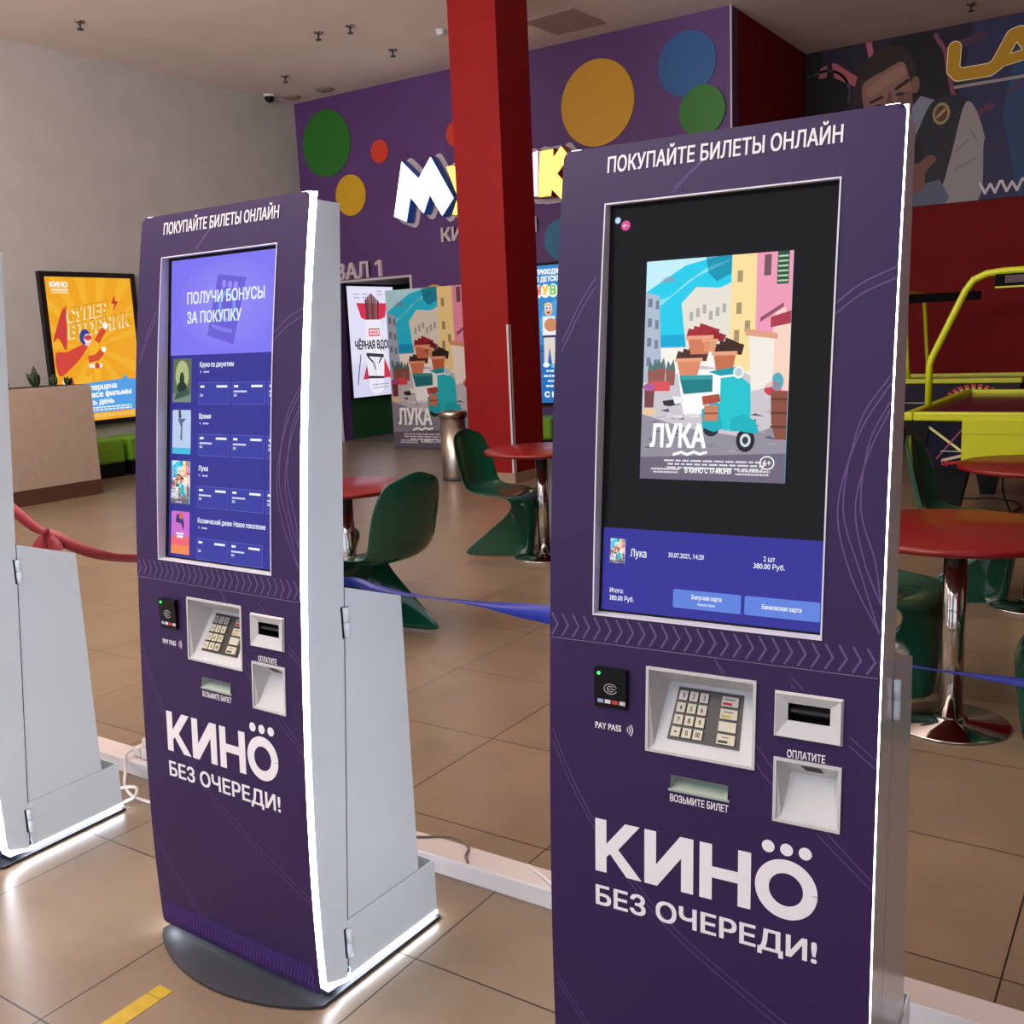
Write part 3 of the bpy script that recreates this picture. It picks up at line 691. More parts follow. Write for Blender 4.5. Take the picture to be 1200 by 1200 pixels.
        fb = [P(a-f,b-f,.001), P(c+f,b-f,.001), P(c+f,d+f,.001), P(a-f,d+f,.001)]
        q.add(fo+fi+o+fb, [(0,1,5,4),(1,2,6,5),(2,3,7,6),(3,0,4,7),(4,5,9,8),(5,6,10,9),(6,7,11,10),(7,4,8,11),(12,13,1,0),(13,14,2,1),(14,15,3,2),(15,12,0,3)], M_KEYHOUSE)
        ob = q.build(name, t, recalc=False)
        i = [Vector(p) for p in i]
        def F(s, r, k):       # s across 0..1, r up 0..1, k out of the floor
            p0 = i[0]+(i[1]-i[0])*s; p1 = i[3]+(i[2]-i[3])*s; p = p0+(p1-p0)*r
            nrm = (i[1]-i[0]).cross(i[3]-i[0]).normalized()
            return p + nrm*k
        return ob, F
    ob, F = tub(HOLES['keypad'], 'keypad_tub', .019, .862, .056, .003)
    q = MB(); kp = lambda s0, r0, s1, r1, k0, k1, m: q.add([F(s0,r0,k0),F(s1,r0,k0),F(s1,r1,k0),F(s0,r1,k0),F(s0,r0,k1),F(s1,r0,k1),F(s1,r1,k1),F(s0,r1,k1)], [(4,5,6,7),(0,1,5,4),(1,2,6,5),(2,3,7,6),(3,0,4,7)], m)
    kp(.13,.13,.90,.93,0,.002,mat('keypad_dark',(52,50,46),.4)); kpd = q.build('keypad', t, recalc=False)
    MK = mat('key_ivory', (206, 200, 176), .4); MKG = mat('key_grey', (150, 144, 144), .35, .3)
    rows = ['123', '456', '789', '.0']
    for ri in range(4):
        r0 = .73 - ri*.185
        for ci in range(3):
            s0 = .165 + ci*.122; q = MB(); kp(s0, r0, s0+.098, r0+.145, .002, .006, MKG if ri == 0 else MK)
            lab = (('1','2','3'),('4','5','6'),('7','8','9'),('•','0','00'))[ri][ci]
            A = Art(q, lambda u, v, k: F(u, v, .006+.0003*k), pmat); A.text(lab, s0+.049, r0+.035, .075, (40,38,36), .028*(1.8 if lab == '00' else 1), .012, 1, 'C'); q.build('key', kpd, recalc=False)
        s0 = .665; q = MB(); kp(s0, r0, s0+.19, r0+.145, .002, .006, MKG if ri == 0 else MK); A = Art(q, lambda u, v, k: F(u, v, .006+.0003*k), pmat)
        if ri == 0: A.rect(s0+.015, r0+.02, s0+.12, r0+.055, (176,30,30), 1); A.rect(s0+.03, r0+.095, s0+.15, r0+.11, (90,86,86), 1)
        if ri == 1: A.rect(s0+.015, r0+.02, s0+.12, r0+.055, (214,180,60), 1); A.rect(s0+.03, r0+.095, s0+.15, r0+.11, (120,110,90), 1)
        if ri == 3: A.rect(s0+.015, r0+.02, s0+.12, r0+.055, (44,70,44), 1); A.rect(s0+.05, r0+.095, s0+.13, r0+.11, (110,104,90), 1)
        q.build('key', kpd, recalc=False)
    # card slot
    a, b, c, d = HOLES['card']; q = MB(); P = lambda u, z, k: (u+HW, D(z)-.003+k, z)
    o = [P(a-.003,b-.003,-.001), P(c+.003,b-.003,-.001), P(c+.003,d+.003,-.001), P(a-.003,d+.003,-.001)]
    f = [P(a,b,-.006), P(c,b,-.006), P(c,d,-.006), P(a,d,-.006)]; g = [P(-.139,.846,.002), P(-.073,.846,.002), P(-.073,.874,.002), P(-.139,.874,.002)]; h = [P(-.139,.846,.03), P(-.073,.846,.03), P(-.073,.874,.03), P(-.139,.874,.03)]
    q.add(o+f+g, [(0,1,5,4),(1,2,6,5),(2,3,7,6),(3,0,4,7),(4,5,9,8),(5,6,10,9),(6,7,11,10),(7,4,8,11)], M_KEYHOUSE); cs_ = q.build('card_slot_housing', t, recalc=False)
    q = MB(); q.add(g+h, [(0,1,5,4),(1,2,6,5),(2,3,7,6),(3,0,4,7),(4,5,6,7)], M_BLACK); q.box((-.137+HW, D(.86)+.004, .858), (-.075+HW, D(.86)+.012, .863), M_DARKSTEEL); q.build('card_slot', cs_, recalc=False)
    # receipt tray
    ob, F2 = tub(HOLES['tray'], 'receipt_tray', .016, .748, .034, .002)
    q = MB()
    def TW(s_, r_):   # on the sloping upper wall of the tray
        a, b, c, d = HOLES['tray']; p0 = Vector(P(a+(c-a)*s_, d, -.001)); p1 = Vector(P(a+.016+(c-a-.032)*s_, .748, .034)); p = p0+(p1-p0)*r_; return p + Vector((0, -.0006, -.0006))
    q.add([TW(.36,.25), TW(.70,.25), TW(.76,.62), TW(.42,.62)], [(0,1,2,3)], M_BLACK); q.build('receipt_slot', ob, recalc=False)
    # ticket chute
    a, b, c, d = HOLES['slot']; q = MB(); MT = mat('chute_grey_green', (176, 190, 178), .35)
    fr_ = [P(a,b,-.004), P(c,b,-.004), P(c,d,-.001), P(a,d,-.001)]; bk = [P(a+.004,b+.012,.03), P(c-.004,b+.012,.03), P(c-.004,d-.001,.03), P(a+.004,d-.001,.03)]
    q.add(fr_+bk, [(0,1,5,4),(1,2,6,5),(2,3,7,6),(3,0,4,7),(4,5,6,7)], MT); q.box((a-.004+HW, D(b)-.006, b-.004), (c+.003+HW, D(b)+.004, b), MT); q.build('ticket_chute', t, recalc=False)
    return t

BL = (52, 50, 148); WH = (240, 244, 255)
def screen_list(A):
    U = lambda u: u
    A.rect(-.470, .988, -.091, 1.676, (50, 48, 146), 1)
    A.rect(-.470, 1.458, -.091, 1.676, (126, 118, 242), 2)
    for k in range(5):
        A.ell(-.27, 1.57, .17-.025*k, .10-.013*k, (132+3*k, 122+3*k, 243), 3+k, 36)
    A.poly([(-.300,1.635),(-.205,1.622),(-.245,1.478),(-.335,1.500)], (104, 92, 214), 9)
    for k in range(3): A.ell(-.279+.02*k, 1.612-.003*k, .0075, .0095, (150, 140, 250), 10)
    A.ring(-.268, 1.563, .024, .030, .010, (124, 150, 240), 10); A.line([(-.32,1.523),(-.29,1.513),(-.25,1.507)], .009, (130,120,240), 10)
    A.text('ПОЛУЧИ БОНУСЫ', -.408, 1.574, .026, (226, 240, 255), .265, .028, 12)
    A.text('ЗА ПОКУПКУ', -.408, 1.530, .026, (226, 240, 255), .19, .028, 12)
    rows = [('Круиз по джунглям', 1.436, .118), ('Время', 1.319, .042), ('Лука', 1.200, .034), ('Космический джем: Новое поколение', 1.080, .232)]
    for i, (tt, zt, w) in enumerate(rows):
        A.text(tt, -.362, zt-.006, .0115, WH, w, .02, 4)
        A.ell(-.358, zt-.017, .003, .003, (150,150,220), 4); A.rect(-.348, zt-.019, -.328, zt-.0155, (190,194,240), 4)
        z1 = zt-.041; z0 = z1-.050
        for j, u0 in enumerate((-.365, -.248, -.131)):
            if i == 3 and j == 2: continue
            u1 = min(u0+.110, -.093)
            A.rrect(u0, z0, u1, z1, .003, (96, 98, 196), 4); A.rrect(u0+.0012, z0+.0012, u1-.0012 if u1 > -.1 and u1 < -.0935 else u1-.0012, z1-.0012, .003, (56, 58, 160), 5)
            A.rect(u0+.007, z1-.012, u0+.021, z1-.007, WH, 6)
            if j < 2: A.rect(u0+.064, z1-.012, u0+.101, z1-.007, WH, 6)
            if not (j == 0 and i in (0, 3)): A.rect(u0+.006, z1-.023, min(u0+.05, -.095), z1-.019, (206,210,246), 6)
            A.text('2D', u0+.006, z1-.032, .0055, WH, .011, .02, 6)
    # small picture thumbnails
    th = [(1.350,1.450),(1.230,1.332),(1.114,1.214),(.996,1.096)]
    for i, (b, tp) in enumerate(th):
        u0, u1 = -.460, -.392; m = (u0+u1)/2; w = u1-u0; h = tp-b
        if i == 0:
            A.rect(u0,b,u1,tp,(96,110,84),3); A.ell(m,b+.62*h,.36*w,.34*h,(176,188,130),4); A.ell(m,b+.5*h,.13*w,.2*h,(40,60,40),5); A.ell(m,b+.34*h,.26*w,.14*h,(30,52,44),5); A.rect(u0,b,u1,b+.2*h,(120,140,120),5); A.poly([(u0+.1*w,b+.05*h),(u1-.05*w,b+.18*h),(u1-.2*w,b+.3*h),(u0+.2*w,b+.2*h)],(56,84,72),6)
        elif i == 1:
            A.rrect(u0,b,u1,tp,.004,(186,206,238),3); A.rect(u0,b,u1,b+.14*h,(70,190,224),4); A.poly([(m-.2*w,tp-.02),(m+.25*w,tp-.02),(m+.06*w,tp-.03),(m+.05*w,b+.3*h),(m-.06*w,b+.34*h),(m-.02*w,tp-.04)],(96,104,140),5); A.poly([(m-.16*w,tp),(m-.05*w,tp),(m+.0*w,tp-.02),(m-.16*w,tp-.018)],(66,70,100),5)
        elif i == 2: street_art(A, u0, b, w, h, 3, False)
        else:
            A.rrect(u0,b,u1,tp,.004,(206,112,206),3); A.rect(u0,b,u1,b+.42*h,(240,104,112),4); A.rect(u0,b,u1,b+.2*h,(244,140,80),5); A.poly([(m-.2*w,b+.92*h),(m+.1*w,b+.98*h),(m+.22*w,b+.7*h),(m+.2*w,b+.56*h),(m+.05*w,b+.72*h),(m-.24*w,b+.74*h)],(60,50,120),6); A.ell(m+.05*w,b+.9*h,.12*w,.08*h,(220,110,80),7)
            A.rect(m-.22*w,b+.46*h,m+.2*w,b+.5*h,WH,6); A.rect(m-.16*w,b+.38*h,m+.16*w,b+.44*h,WH,6)
def screen_order(A):
    A.rect(-.476, .988, -.091, 1.678, (18, 16, 17), 1)
    A.ell(-.467, 1.657, .0055, .0055, (170, 206, 236), 2); A.ell(-.452, 1.647, .0085, .0085, (224, 84, 150), 2)
    A.line([(-.4565,1.647),(-.4475,1.647)], .0012, (255,220,240), 3); A.line([(-.4535,1.6500),(-.4567,1.647),(-.4535,1.644)], .0012, (255,220,240), 3)
    A.ring(-.467, 1.657, .0022, .0022, .0010, (250,250,255), 3, 0, 360, 12)
    street_art(A, -.410, 1.219, .249, .364, 4, True)
    A.rect(-.476, .988, -.091, 1.1315, (54, 52, 152), 2)
    street_art(A, -.462, 1.071, .028, .042, 3, False)
    A.text('Лука', -.424, 1.084, .0135, WH, .030, .014, 4)
    A.text('30.07.2021, 14:20', -.354, 1.088, .0082, WH, .063, .012, 4)
    A.text('2 шт', -.181, 1.093, .0085, WH, .019, .012, 4, 'C'); A.text('380.00 Руб.', -.181, 1.081, .0085, WH, .051, .012, 4, 'C')
    A.text('Итого:', -.461, 1.019, .0085, WH, .026, .012, 4); A.text('380.00 Руб.', -.461, 1.006, .0085, WH, .046, .012, 4)
    A.rrect(-.343, 1.004, -.225, 1.035, .003, (98, 132, 222), 3); A.rrect(-.219, 1.004, -.097, 1.035, .003, (98, 132, 222), 3)
    A.text('Бонусная карта', -.284, 1.021, .0075, WH, .052, .022, 4, 'C'); A.text('Накопить баллы', -.284, 1.011, .0045, WH, .03, .012, 4, 'C')
    A.text('Банковская карта', -.158, 1.0165, .0075, WH, .064, .022, 4, 'C')

kiosk((-1.531, 1.430, 0), -.0278, 'violet ticket kiosk in the middle showing a film list under a lilac banner', screen_list)
kiosk((-.355, 1.480, 0), .0500, 'violet ticket kiosk at right showing a large film poster and an order summary', screen_order)
kiosk((-2.791, 1.415, 0), .0210, 'ticket kiosk at far left, cut off so mostly its white side shows', screen_list)

# ------------------------------------------------------------------ posters and displays
# super tuesday light box on the beige wall
t = thing('poster_lightbox', 'black framed backlit orange poster hanging on the beige wall', 'poster', (XL, 7.6, 0))
y0, y1, z0, z1 = 6.956-7.6, 8.245-7.6, .612, 2.446
q = MB(); fw = .06
for a, b, c, d in ((y0,z0,y0+fw,z1),(y1-fw,z0,y1,z1),(y0+fw,z0,y1-fw,z0+fw),(y0+fw,z1-fw,y1-fw,z1)): q.box((.001,a,b),(.07,c,d),mat('black_frame',(22,14,14),.35))
q.build('frame', t)
q = MB(); q.box((.001,y0+fw,z0+fw),(.05,y1-fw,z1-fw),mat('film_edge',(240,180,60),.5)); A = Art(q, lambda u, v, k: (.0505+.0008*k, y0+u, z0+v), emat)
PW, PH = y1-y0, z1-z0; OR = (240,166,36)
A.rect(fw,fw,PW-fw,PH-fw,OR,1)
for k in range(9):
    a = math.radians(12+k*20); b = a+math.radians(9); c0 = (.62,.95)
    def cl(an):
        dx, dy = math.cos(an), math.sin(an); s = min([(PW-fw-c0[0])/dx if dx > 0 else (fw-c0[0])/dx if dx < 0 else 9, (PH-fw-c0[1])/dy if dy > 0 else (fw-c0[1])/dy if dy < 0 else 9]); return (c0[0]+dx*s, c0[1]+dy*s)
    A.poly([c0, cl(a), cl(b)], (244,178,48), 2)
for k in range(5):
    a = math.radians(200+k*32); b = a+math.radians(13)
    A.poly([c0, cl(a), cl(b)], (244,178,48), 2)
A.text('КИНО', .125, 1.655, .062, (255,250,236), .235, .05, 4); A.rect(.135,1.61,.355,1.635,(252,226,170),4); A.rect(.135,1.585,.355,1.6,(252,226,170),4)
for dx, dz, cc, zz in ((-.014,-.014,(255,244,214),4),(.006,.006,(170,110,26),5),(0,0,(240,172,44),6)):
    A.text('СУПЕР', .30+dx, 1.245+dz, .155, cc, .56, .045, zz, shear=.12, slope=.17); A.text('ВТОРНИК', .30+dx, 1.06+dz, .155, cc, .87, .045, zz, shear=.12, slope=.17)
A.poly([(.98,1.58),(.92,1.47),(.965,1.46),(.93,1.36),(1.02,1.49),(.975,1.50)], (200,60,46), 7)
A.blob([(.285,1.42),(.23,1.36),(.09,1.03),(.16,1.06),(.235,.92),(.27,1.05),(.30,1.40)], (204,66,60), 7)
A.blob([(.10,.88),(.25,.90),(.46,.98),(.53,.965),(.45,.85),(.30,.72),(.115,.62)], (212,72,62), 7)
A.poly([(.55,.98),(.66,1.0),(.72,.84),(.68,.70),(.56,.40),(.50,.38),(.56,.62),(.33,.56),(.32,.50),(.60,.52),(.56,.80)], (246,182,48), 7)
A.line([(.66,1.01),(.78,1.16)], .075, (216,78,52), 8); A.ell(.80,1.20,.035,.04,(255,250,245),9)
A.line([(.52,.80),(.64,.82),(.72,.89)], .08, (216,78,52), 9); A.ell(.745,.915,.03,.035,(255,250,245),10)
A.rect(.52,.70,.70,.745,(252,240,232),9); A.ell(.63,.722,.035,.035,(206,70,66),10)
A.ell(.505,1.07,.07,.095,(58,66,160),8,24,-.2); A.ell(.54,1.045,.05,.06,(252,226,214),9); A.ell(.545,1.06,.05,.032,(206,66,66),10); A.rect(.50,.965,.56,1.0,(236,200,190),9)
A.poly([(.18,.56),(.28,.57),(.30,.49),(.17,.50)], (150,50,80), 8); A.rect(.15,.51,.19,.57,(255,250,245),9)
A.poly([(.16,.50),(.95,.545),(1.02,.60),(1.04,.545),(1.17,.535),(1.18,.16),(.14,.15)], (86,160,232), 8)
A.text('Суперцена', .37, .425, .07, (255,255,255), .50, .035, 10, slope=.03); A.text('на все фильмы', .37, .335, .07, (255,255,255), .70, .035, 10, slope=.03); A.text('весь день', .37, .245, .07, (255,255,255), .44, .035, 10, slope=.03)
A.dummy_lines(.37,1.12,.205,.018,(236,246,255),2,.03,10); A.dummy_lines(.3,1.12,.12,.008,(250,220,160),2,.02,10)
q.build('backlit_film', t, recalc=False)

# screen hanging on the side wall of the dark passage
t = thing('hanging_display', 'bright vertical film display hanging inside the dark green portal', 'display', (DX0, 12.1, 0))
y0, y1, z0, z1 = 11.57-12.1, 12.64-12.1, .64, 2.318
q = MB(); q.box((.002,y0-.015,z0-.015),(.05,y1+.015,z1+.015),M_BLACK); q.build('housing', t)
q = MB(); A = Art(q, lambda u, v, k: (.051+.0008*k, y0+u*(y1-y0), z0+v*(z1-z0)), emat)
A.rect(0,0,1,1,(226,224,246),0); A.rect(0,0,1,.3,(214,212,240),1)
A.poly([(.18,.85),(.86,.85),(.78,.72),(.66,.70),(.34,.70),(.26,.72)], (214,52,84), 2); A.poly([(.22,.16),(.86,.16),(.72,.34),(.36,.34)], (206,50,78), 2)
for k in range(7):     # plain abstract drapery in place of a figure
    x = .36+.045*k; A.poly([(x,.94-.02*abs(k-3)),(x+.04,.94-.02*abs(k-2.2)),(x+.07-.012*k,.66),(x+.02-.008*k,.64)], ((96,56,62),(120,72,76),(138,88,88))[k % 3], 3)
A.poly([(.36,.70),(.66,.70),(.72,.40),(.66,.05),(.56,.02),(.44,.02),(.36,.06),(.30,.42)], (236,234,246), 4)
A.poly([(.32,.40),(.70,.38),(.70,.35),(.32,.37)], (58,54,66), 5); A.line([(.34,.37),(.46,.31),(.50,.24)], .02, (58,54,66), 5); A.line([(.66,.36),(.58,.30)], .02, (58,54,66), 5); A.poly([(.34,.19),(.68,.175),(.68,.155),(.34,.165)], (58,54,66), 5)
A.line([(.20,.38),(.16,.28),(.10,.12)], .018, (58,54,66), 5, True); A.line([(.90,.40),(.86,.28)], .018, (58,54,66), 5, True); A.line([(.51,.36),(.505,.08)], .006, (170,168,190), 5)
A.rect(.40,.55,.64,.62,(214,60,84),6); A.rect(.415,.562,.625,.608,(240,226,236),7)
A.text('MARVEL', .52, .572, .026, (206,50,72), .19, .03, 8, 'C')
A.text('ЧЁРНАЯ ВДОВА', .09, .435, .075, (40,36,48), .86, .045, 8)
for x in (.12,.3,.62,.8): A.dummy_lines(x,x+.14,.955-.03*(int(x*10) % 2),.008,(130,126,150),2,.03,6)
A.dummy_lines(.38,.8,.10,.008,(130,126,150),2,.03,6)
q.build('screen', t, recalc=False)

# tall film standee on the floor
t = thing('film_standee', 'tall printed cardboard film standee on the floor before the violet wall', 'standee', (-8.45, 10.85, 0), math.radians(1.0))
q = MB(); q.box((-.73,-.02,.005),(.73,.03,2.155),mat('card_edge',(120,100,90),.7)); 
ART_M = {}
def dim(c): return pmat(tuple(int(v*.80) for v in c))
A = Art(q, lambda u, v, k: (-.73+u, -.0205-.0006*k, .005+v), lambda c: pmat(tuple(int(255*((v/255)**1.15)*.92) for v in c)))
street_art(A, 0, 0, 1.46, 2.15, 0, True); q.build('printed_panel', t, recalc=False)
q = MB(); q.add([(-.3,.03,.9),(.3,.03,.9),(.3,.32,0.004),(-.3,.32,.004)],[(0,1,2,3)],mat('card_back',(110,96,84),.8)); q.build('strut', t)

# children display on the violet wall
t = thing('wall_display', 'narrow bright blue display on the violet wall right of the red column', 'display', (-6.55, YB, 0))
q = MB(); q.box((-.56,-.07,.56),(.50,-.002,2.375),M_BLACK); q.build('housing', t)
q = MB(); A = Art(q, lambda u, v, k: (-.53+u, -.071-.0008*k, .59+v), emat)
A.rect(0,0,1.0,1.75,(58,140,206),0); A.rect(0,0,1.0,.75,(40,112,186),1); A.ell(.5,1.0,.42,.34,(84,166,224),2); A.rect(0,.66,1.0,.675,(30,74,130),2)
A.text('ПРИХОДИТЕ', .05, 1.64, .062, (255,255,255), .42, .05, 4); A.text('В ДЕТСКИЙ', .05, 1.55, .062, (255,255,255), .42, .05, 4)
for k, (ch, cc) in enumerate((('М',(240,90,90)),('У',(250,200,60)),('В',(120,210,90)),('И',(240,244,255)),('К',(230,70,80)))): A.ell(.07+.115*k,1.43,.075,.085,(255,255,255),3); A.text(ch, .07+.115*k, 1.385, .11, cc if ch != 'И' else (60,150,230), .10, .06, 5, 'C')
for cx, hair, shirt in ((.22,(236,200,150),(240,240,244)),(.62,(90,60,50),(236,120,130))):
    A.ell(cx,1.19,.06,.075,(238,180,150),4); A.ell(cx,1.245,.062,.04,hair,5); A.rrect(cx-.05,1.195,cx+.055,1.23,.01,(250,250,250),6); A.ell(cx-.022,1.212,.018,.012,(60,120,190),7); A.ell(cx+.028,1.212,.018,.012,(200,70,80),7); A.ell(cx,1.155,.02,.016,(150,50,50),6)
    A.poly([(cx-.09,1.11),(cx+.09,1.11),(cx+.10,.86),(cx-.10,.86)], shirt, 4); A.ell(cx+.03,1.0,.10,.085,(206,140,100),6); A.rect(cx-.1,.84,cx+.1,.87,(60,70,110),6)
    A.poly([(cx-.08,.84),(cx+.08,.84),(cx+.09,.5),(cx+.03,.5),(cx,.72),(cx-.04,.5),(cx-.09,.52)], (226,214,206), 4); A.ell(cx-.06,.49,.05,.03,(250,250,250),5); A.ell(cx+.06,.48,.05,.03,(120,190,220),5)
for k, wd in enumerate((.62,.7,.66,.6)): A.dummy_lines(.10,.10+wd,.40-.065*k,.026,(226,240,255),1,.03,5)
A.text('С КИНО', .12, .075, .07, (255,255,255), .42, .05, 5)
q.build('screen', t, recalc=False)

# banner in the recess
t = thing('laser_banner', 'dark printed banner with an aiming man and gold lettering high on the red wall', 'banner', (-2.0, YR, 0))
SB = YR/13.58
bx = lambda x: x*SB + 2.0
bz = lambda z: H + (z-H)*SB
q = MB(); q.box((XR+2.0+.004,-.02,bz(2.826)),(2.6,-.002,HC-.01),mat('banner_edge',(24,20,34),.6))
A = Art(q, lambda u, v, k: (bx(u), -.0205-.0008*k, max(bz(2.828), min(bz(v), HC-.012))), lambda c: pmat(tuple(min(255, int(v*1.12)) for v in c)))
A.rect(-4.27,2.83,.6,4.86,(34,28,46),0)
A.poly([(-2.3,4.86),(-1.2,4.86),(.6,4.86),(.6,2.83),(-2.6,2.83)], (44,44,76), 1); A.poly([(-1.75,4.86),(-.3,4.86),(.2,2.83),(-1.75,2.83),(-1.95,3.8)], (40,66,100), 2)
for k in range(6): A.ell(-1.3+.28*k, 3.2+.3*((k*7) % 4), .22, .16, (58,88,120), 3)
A.poly([(-4.27,4.86),(-4.06,4.86),(-4.1,4.3),(-4.27,4.0)], (14,12,16), 2)
for k in range(14): A.rect(-4.262,4.55-.11*k,-4.17,4.59-.11*k,(46,44,48),3)
A.ell(-4.02,4.28,.33,.34,(12,10,14),4); A.ring(-4.02,4.28,.31,.32,.03,(58,54,66),5,-20,120)
A.poly([(-4.08,4.64),(-3.99,4.67),(-4.0,4.52),(-4.1,4.52)],(150,84,96),5); A.poly([(-3.94,4.68),(-3.88,4.67),(-3.56,4.42),(-3.62,4.34),(-3.9,4.5)],(168,88,98),5); A.poly([(-3.52,4.86),(-3.45,4.86),(-3.42,4.66),(-3.48,4.65)],(168,90,104),5)
A.line([(-2.72,4.8),(-2.6,4.6),(-2.5,4.1),(-2.42,3.95)],.05,(120,62,84),4); A.line([(-2.45,4.62),(-2.15,4.70)],.09,(74,44,70),4); A.line([(-2.3,3.78),(-2.05,3.90)],.08,(84,46,74),4); A.line([(-1.9,4.0),(-1.6,4.2)],.05,(74,50,84),4)
A.ell(-2.95,4.35,.55,.5,(22,18,24),3)
# man: hair, face, vest, sleeve, hand
A.blob([(-3.64,4.18),(-3.62,4.45),(-3.48,4.66),(-3.28,4.76),(-3.06,4.71),(-2.94,4.52),(-2.93,4.30),(-3.0,4.26),(-3.5,4.05)],(44,34,32),7)
A.blob([(-3.56,4.28),(-3.50,4.40),(-3.30,4.48),(-3.08,4.55),(-3.00,4.35),(-2.96,4.2),(-2.97,3.92),(-3.12,3.72),(-3.36,3.70),(-3.48,3.88)],(132,96,86),8)
A.ell(-2.925,4.26,.05,.10,(122,82,72),9); A.ell(-3.565,4.02,.04,.08,(110,70,62),7)
A.blob([(-3.50,4.30),(-3.30,4.42),(-3.10,4.50),(-3.05,4.40),(-3.25,4.30),(-3.46,4.20)],(148,110,98),8.5); A.blob([(-3.14,4.12),(-2.98,4.2),(-2.97,3.95),(-3.08,3.82),(-3.16,3.95)],(112,76,68),8.6); A.blob([(-3.40,3.86),(-3.2,3.78),(-3.04,3.82),(-3.12,3.70),(-3.34,3.68)],(98,68,62),8.7); A.line([(-3.46,4.13),(-3.30,4.18)],.035,(40,28,28),9); A.line([(-3.16,4.24),(-3.0,4.33)],.04,(40,28,28),9); A.ell(-3.36,4.08,.05,.02,(50,38,40),9); A.ell(-3.10,4.18,.055,.022,(50,38,40),9); A.blob([(-3.24,4.2),(-3.20,4.2),(-3.19,3.98),(-3.27,3.98)],(108,72,64),9); A.line([(-3.32,3.86),(-3.14,3.88)],.025,(92,50,50),9)
A.poly([(-2.97,4.0),(-2.86,4.12),(-2.70,4.05),(-2.86,3.62),(-2.98,3.50)],(120,126,140),8)
A.blob([(-2.95,3.6),(-2.70,4.05),(-2.30,3.98),(-2.36,3.55),(-2.56,3.15),(-3.2,3.1),(-3.2,3.5)],(34,36,44),9)
A.blob([(-2.36,3.95),(-2.24,3.88),(-2.13,3.55),(-2.14,3.46),(-2.18,2.83),(-2.62,2.83),(-2.55,3.15),(-2.48,3.45)],(142,136,136),10)
A.line([(-2.44,3.42),(-2.3,3.55)],.014,(110,104,106),11); A.line([(-2.46,3.2),(-2.22,3.32)],.014,(112,106,108),11); A.line([(-2.3,3.66),(-2.2,3.5)],.014,(118,112,112),11)
A.ell(-2.62,3.88,.10,.13,(150,134,90),11,10); A.ell(-2.62,3.88,.07,.095,(90,56,44),12); A.line([(-2.67,3.84),(-2.57,3.93)],.03,(160,140,90),13)
A.poly([(-2.98,3.05),(-2.62,3.12),(-2.50,2.90),(-2.55,2.83),(-2.98,2.83)],(86,92,116),11)
A.blob([(-2.98,3.30),(-2.86,3.34),(-2.74,3.42),(-2.66,3.36),(-2.78,3.22),(-2.80,3.05),(-2.95,2.98),(-2.99,3.1)],(112,74,66),12); A.ell(-2.93,3.48,.12,.13,(26,24,28),11); A.ell(-2.93,3.48,.07,.075,(12,12,14),12)
GO = (176,132,24)
for w_, cc, zz in ((.155,(232,216,170),14),(.135,GO,15)):
    A.line([(-2.49,4.60),(-2.50,4.36),(-2.44,4.29),(-2.1,4.29),(-2.02,4.34),(-1.87,4.62),(-1.80,4.64),(-1.62,4.36),(-1.45,4.30)],w_,cc,zz,True)
    A.line([(-1.96,4.36),(-1.70,4.40)],w_*.8,cc,zz,True); A.line([(-1.0,4.60),(-1.28,4.60),(-1.30,4.47),(-1.02,4.44),(-1.04,4.30),(-1.36,4.29)],w_,cc,zz,True)
    A.line([(-.44,4.60),(-.76,4.60),(-.76,4.30),(-.44,4.30)],w_,cc,zz,True); A.line([(-.74,4.45),(-.48,4.45)],w_,cc,zz,True)
    A.line([(-.24,4.30),(-.24,4.60),(.06,4.60),(.06,4.45),(-.2,4.45),(.08,4.30)],w_,cc,zz,True)
A.line([(-2.47,4.155),(.1,4.165)],.035,(150,140,140),14,True)
for k in range(3):
    x = -2.16+.235*k; A.line([(x,3.02),(x+.055,2.90),(x+.11,3.0),(x+.165,2.90),(x+.215,3.02)],.03,(196,186,190),14,True)
q.build('printed_panel', t, recalc=False)

# ------------------------------------------------------------------ planter, plants and poufs at left
t = thing('planter_box', 'beige planter box on a dark brown plinth beneath the orange poster', 'planter', (-9.9, 5.2, 0))
q = MB(); q.box((-.30,-1.45,.156),(.30,1.26,1.164),noisy('beige_laminate',(172,152,136),(178,158,142),14,.6)); o = q.build('box', t, bevel=.004)
q = MB(); q.box((-.295,-1.445,0),(.31,1.255,.156),mat('brown_plinth',(84,54,40),.5)); q.build('plinth', t)
q = MB(); q.box((-.27,-1.42,1.15),(.27,1.23,1.166),mat('soil',(40,30,24),.95)); q.build('soil', t)
M_LEAF = noisy('dark_leaf', (34, 50, 26), (44, 62, 32), 20, .5)
def plant(x, y, h, label, seed):
    q = MB(); rnd = random.Random(seed); n = 9
    for k in range(n):
        a = 2*math.pi*k/n + rnd.uniform(-.3,.3); lean = rnd.uniform(.05,.5) if k else 0; L = h*rnd.uniform(.75,1.05)*(1 if k else 1.15); w = L*.20
        d = Vector((math.cos(a)*lean, math.sin(a)*lean, 1)).normalized(); s = d.cross(Vector((math.sin(a)+.2,-math.cos(a),.1))).normalized(); pts = []
        nr = s.cross(d).normalized()*w*.25
        for f, ww in ((0,.35),(.35,1),(.7,.75),(1,.04)):
            c = d*L*f + Vector((0,0,-.04*f*f*lean)); pts += [c+s*w*ww, c-nr*ww, c-s*w*ww, c+nr*ww]
        F = []
        for r in range(3):
            for j in range(4): F.append((r*4+j, r*4+(j+1) % 4, r*4+4+(j+1) % 4, r*4+4+j))
        q.add(pts, F, M_LEAF, True)
    o = q.build('potted_plant'); o.location = (x, y, 1.158); tag(o, label, 'plant', 'small plants in the planter box'); return o
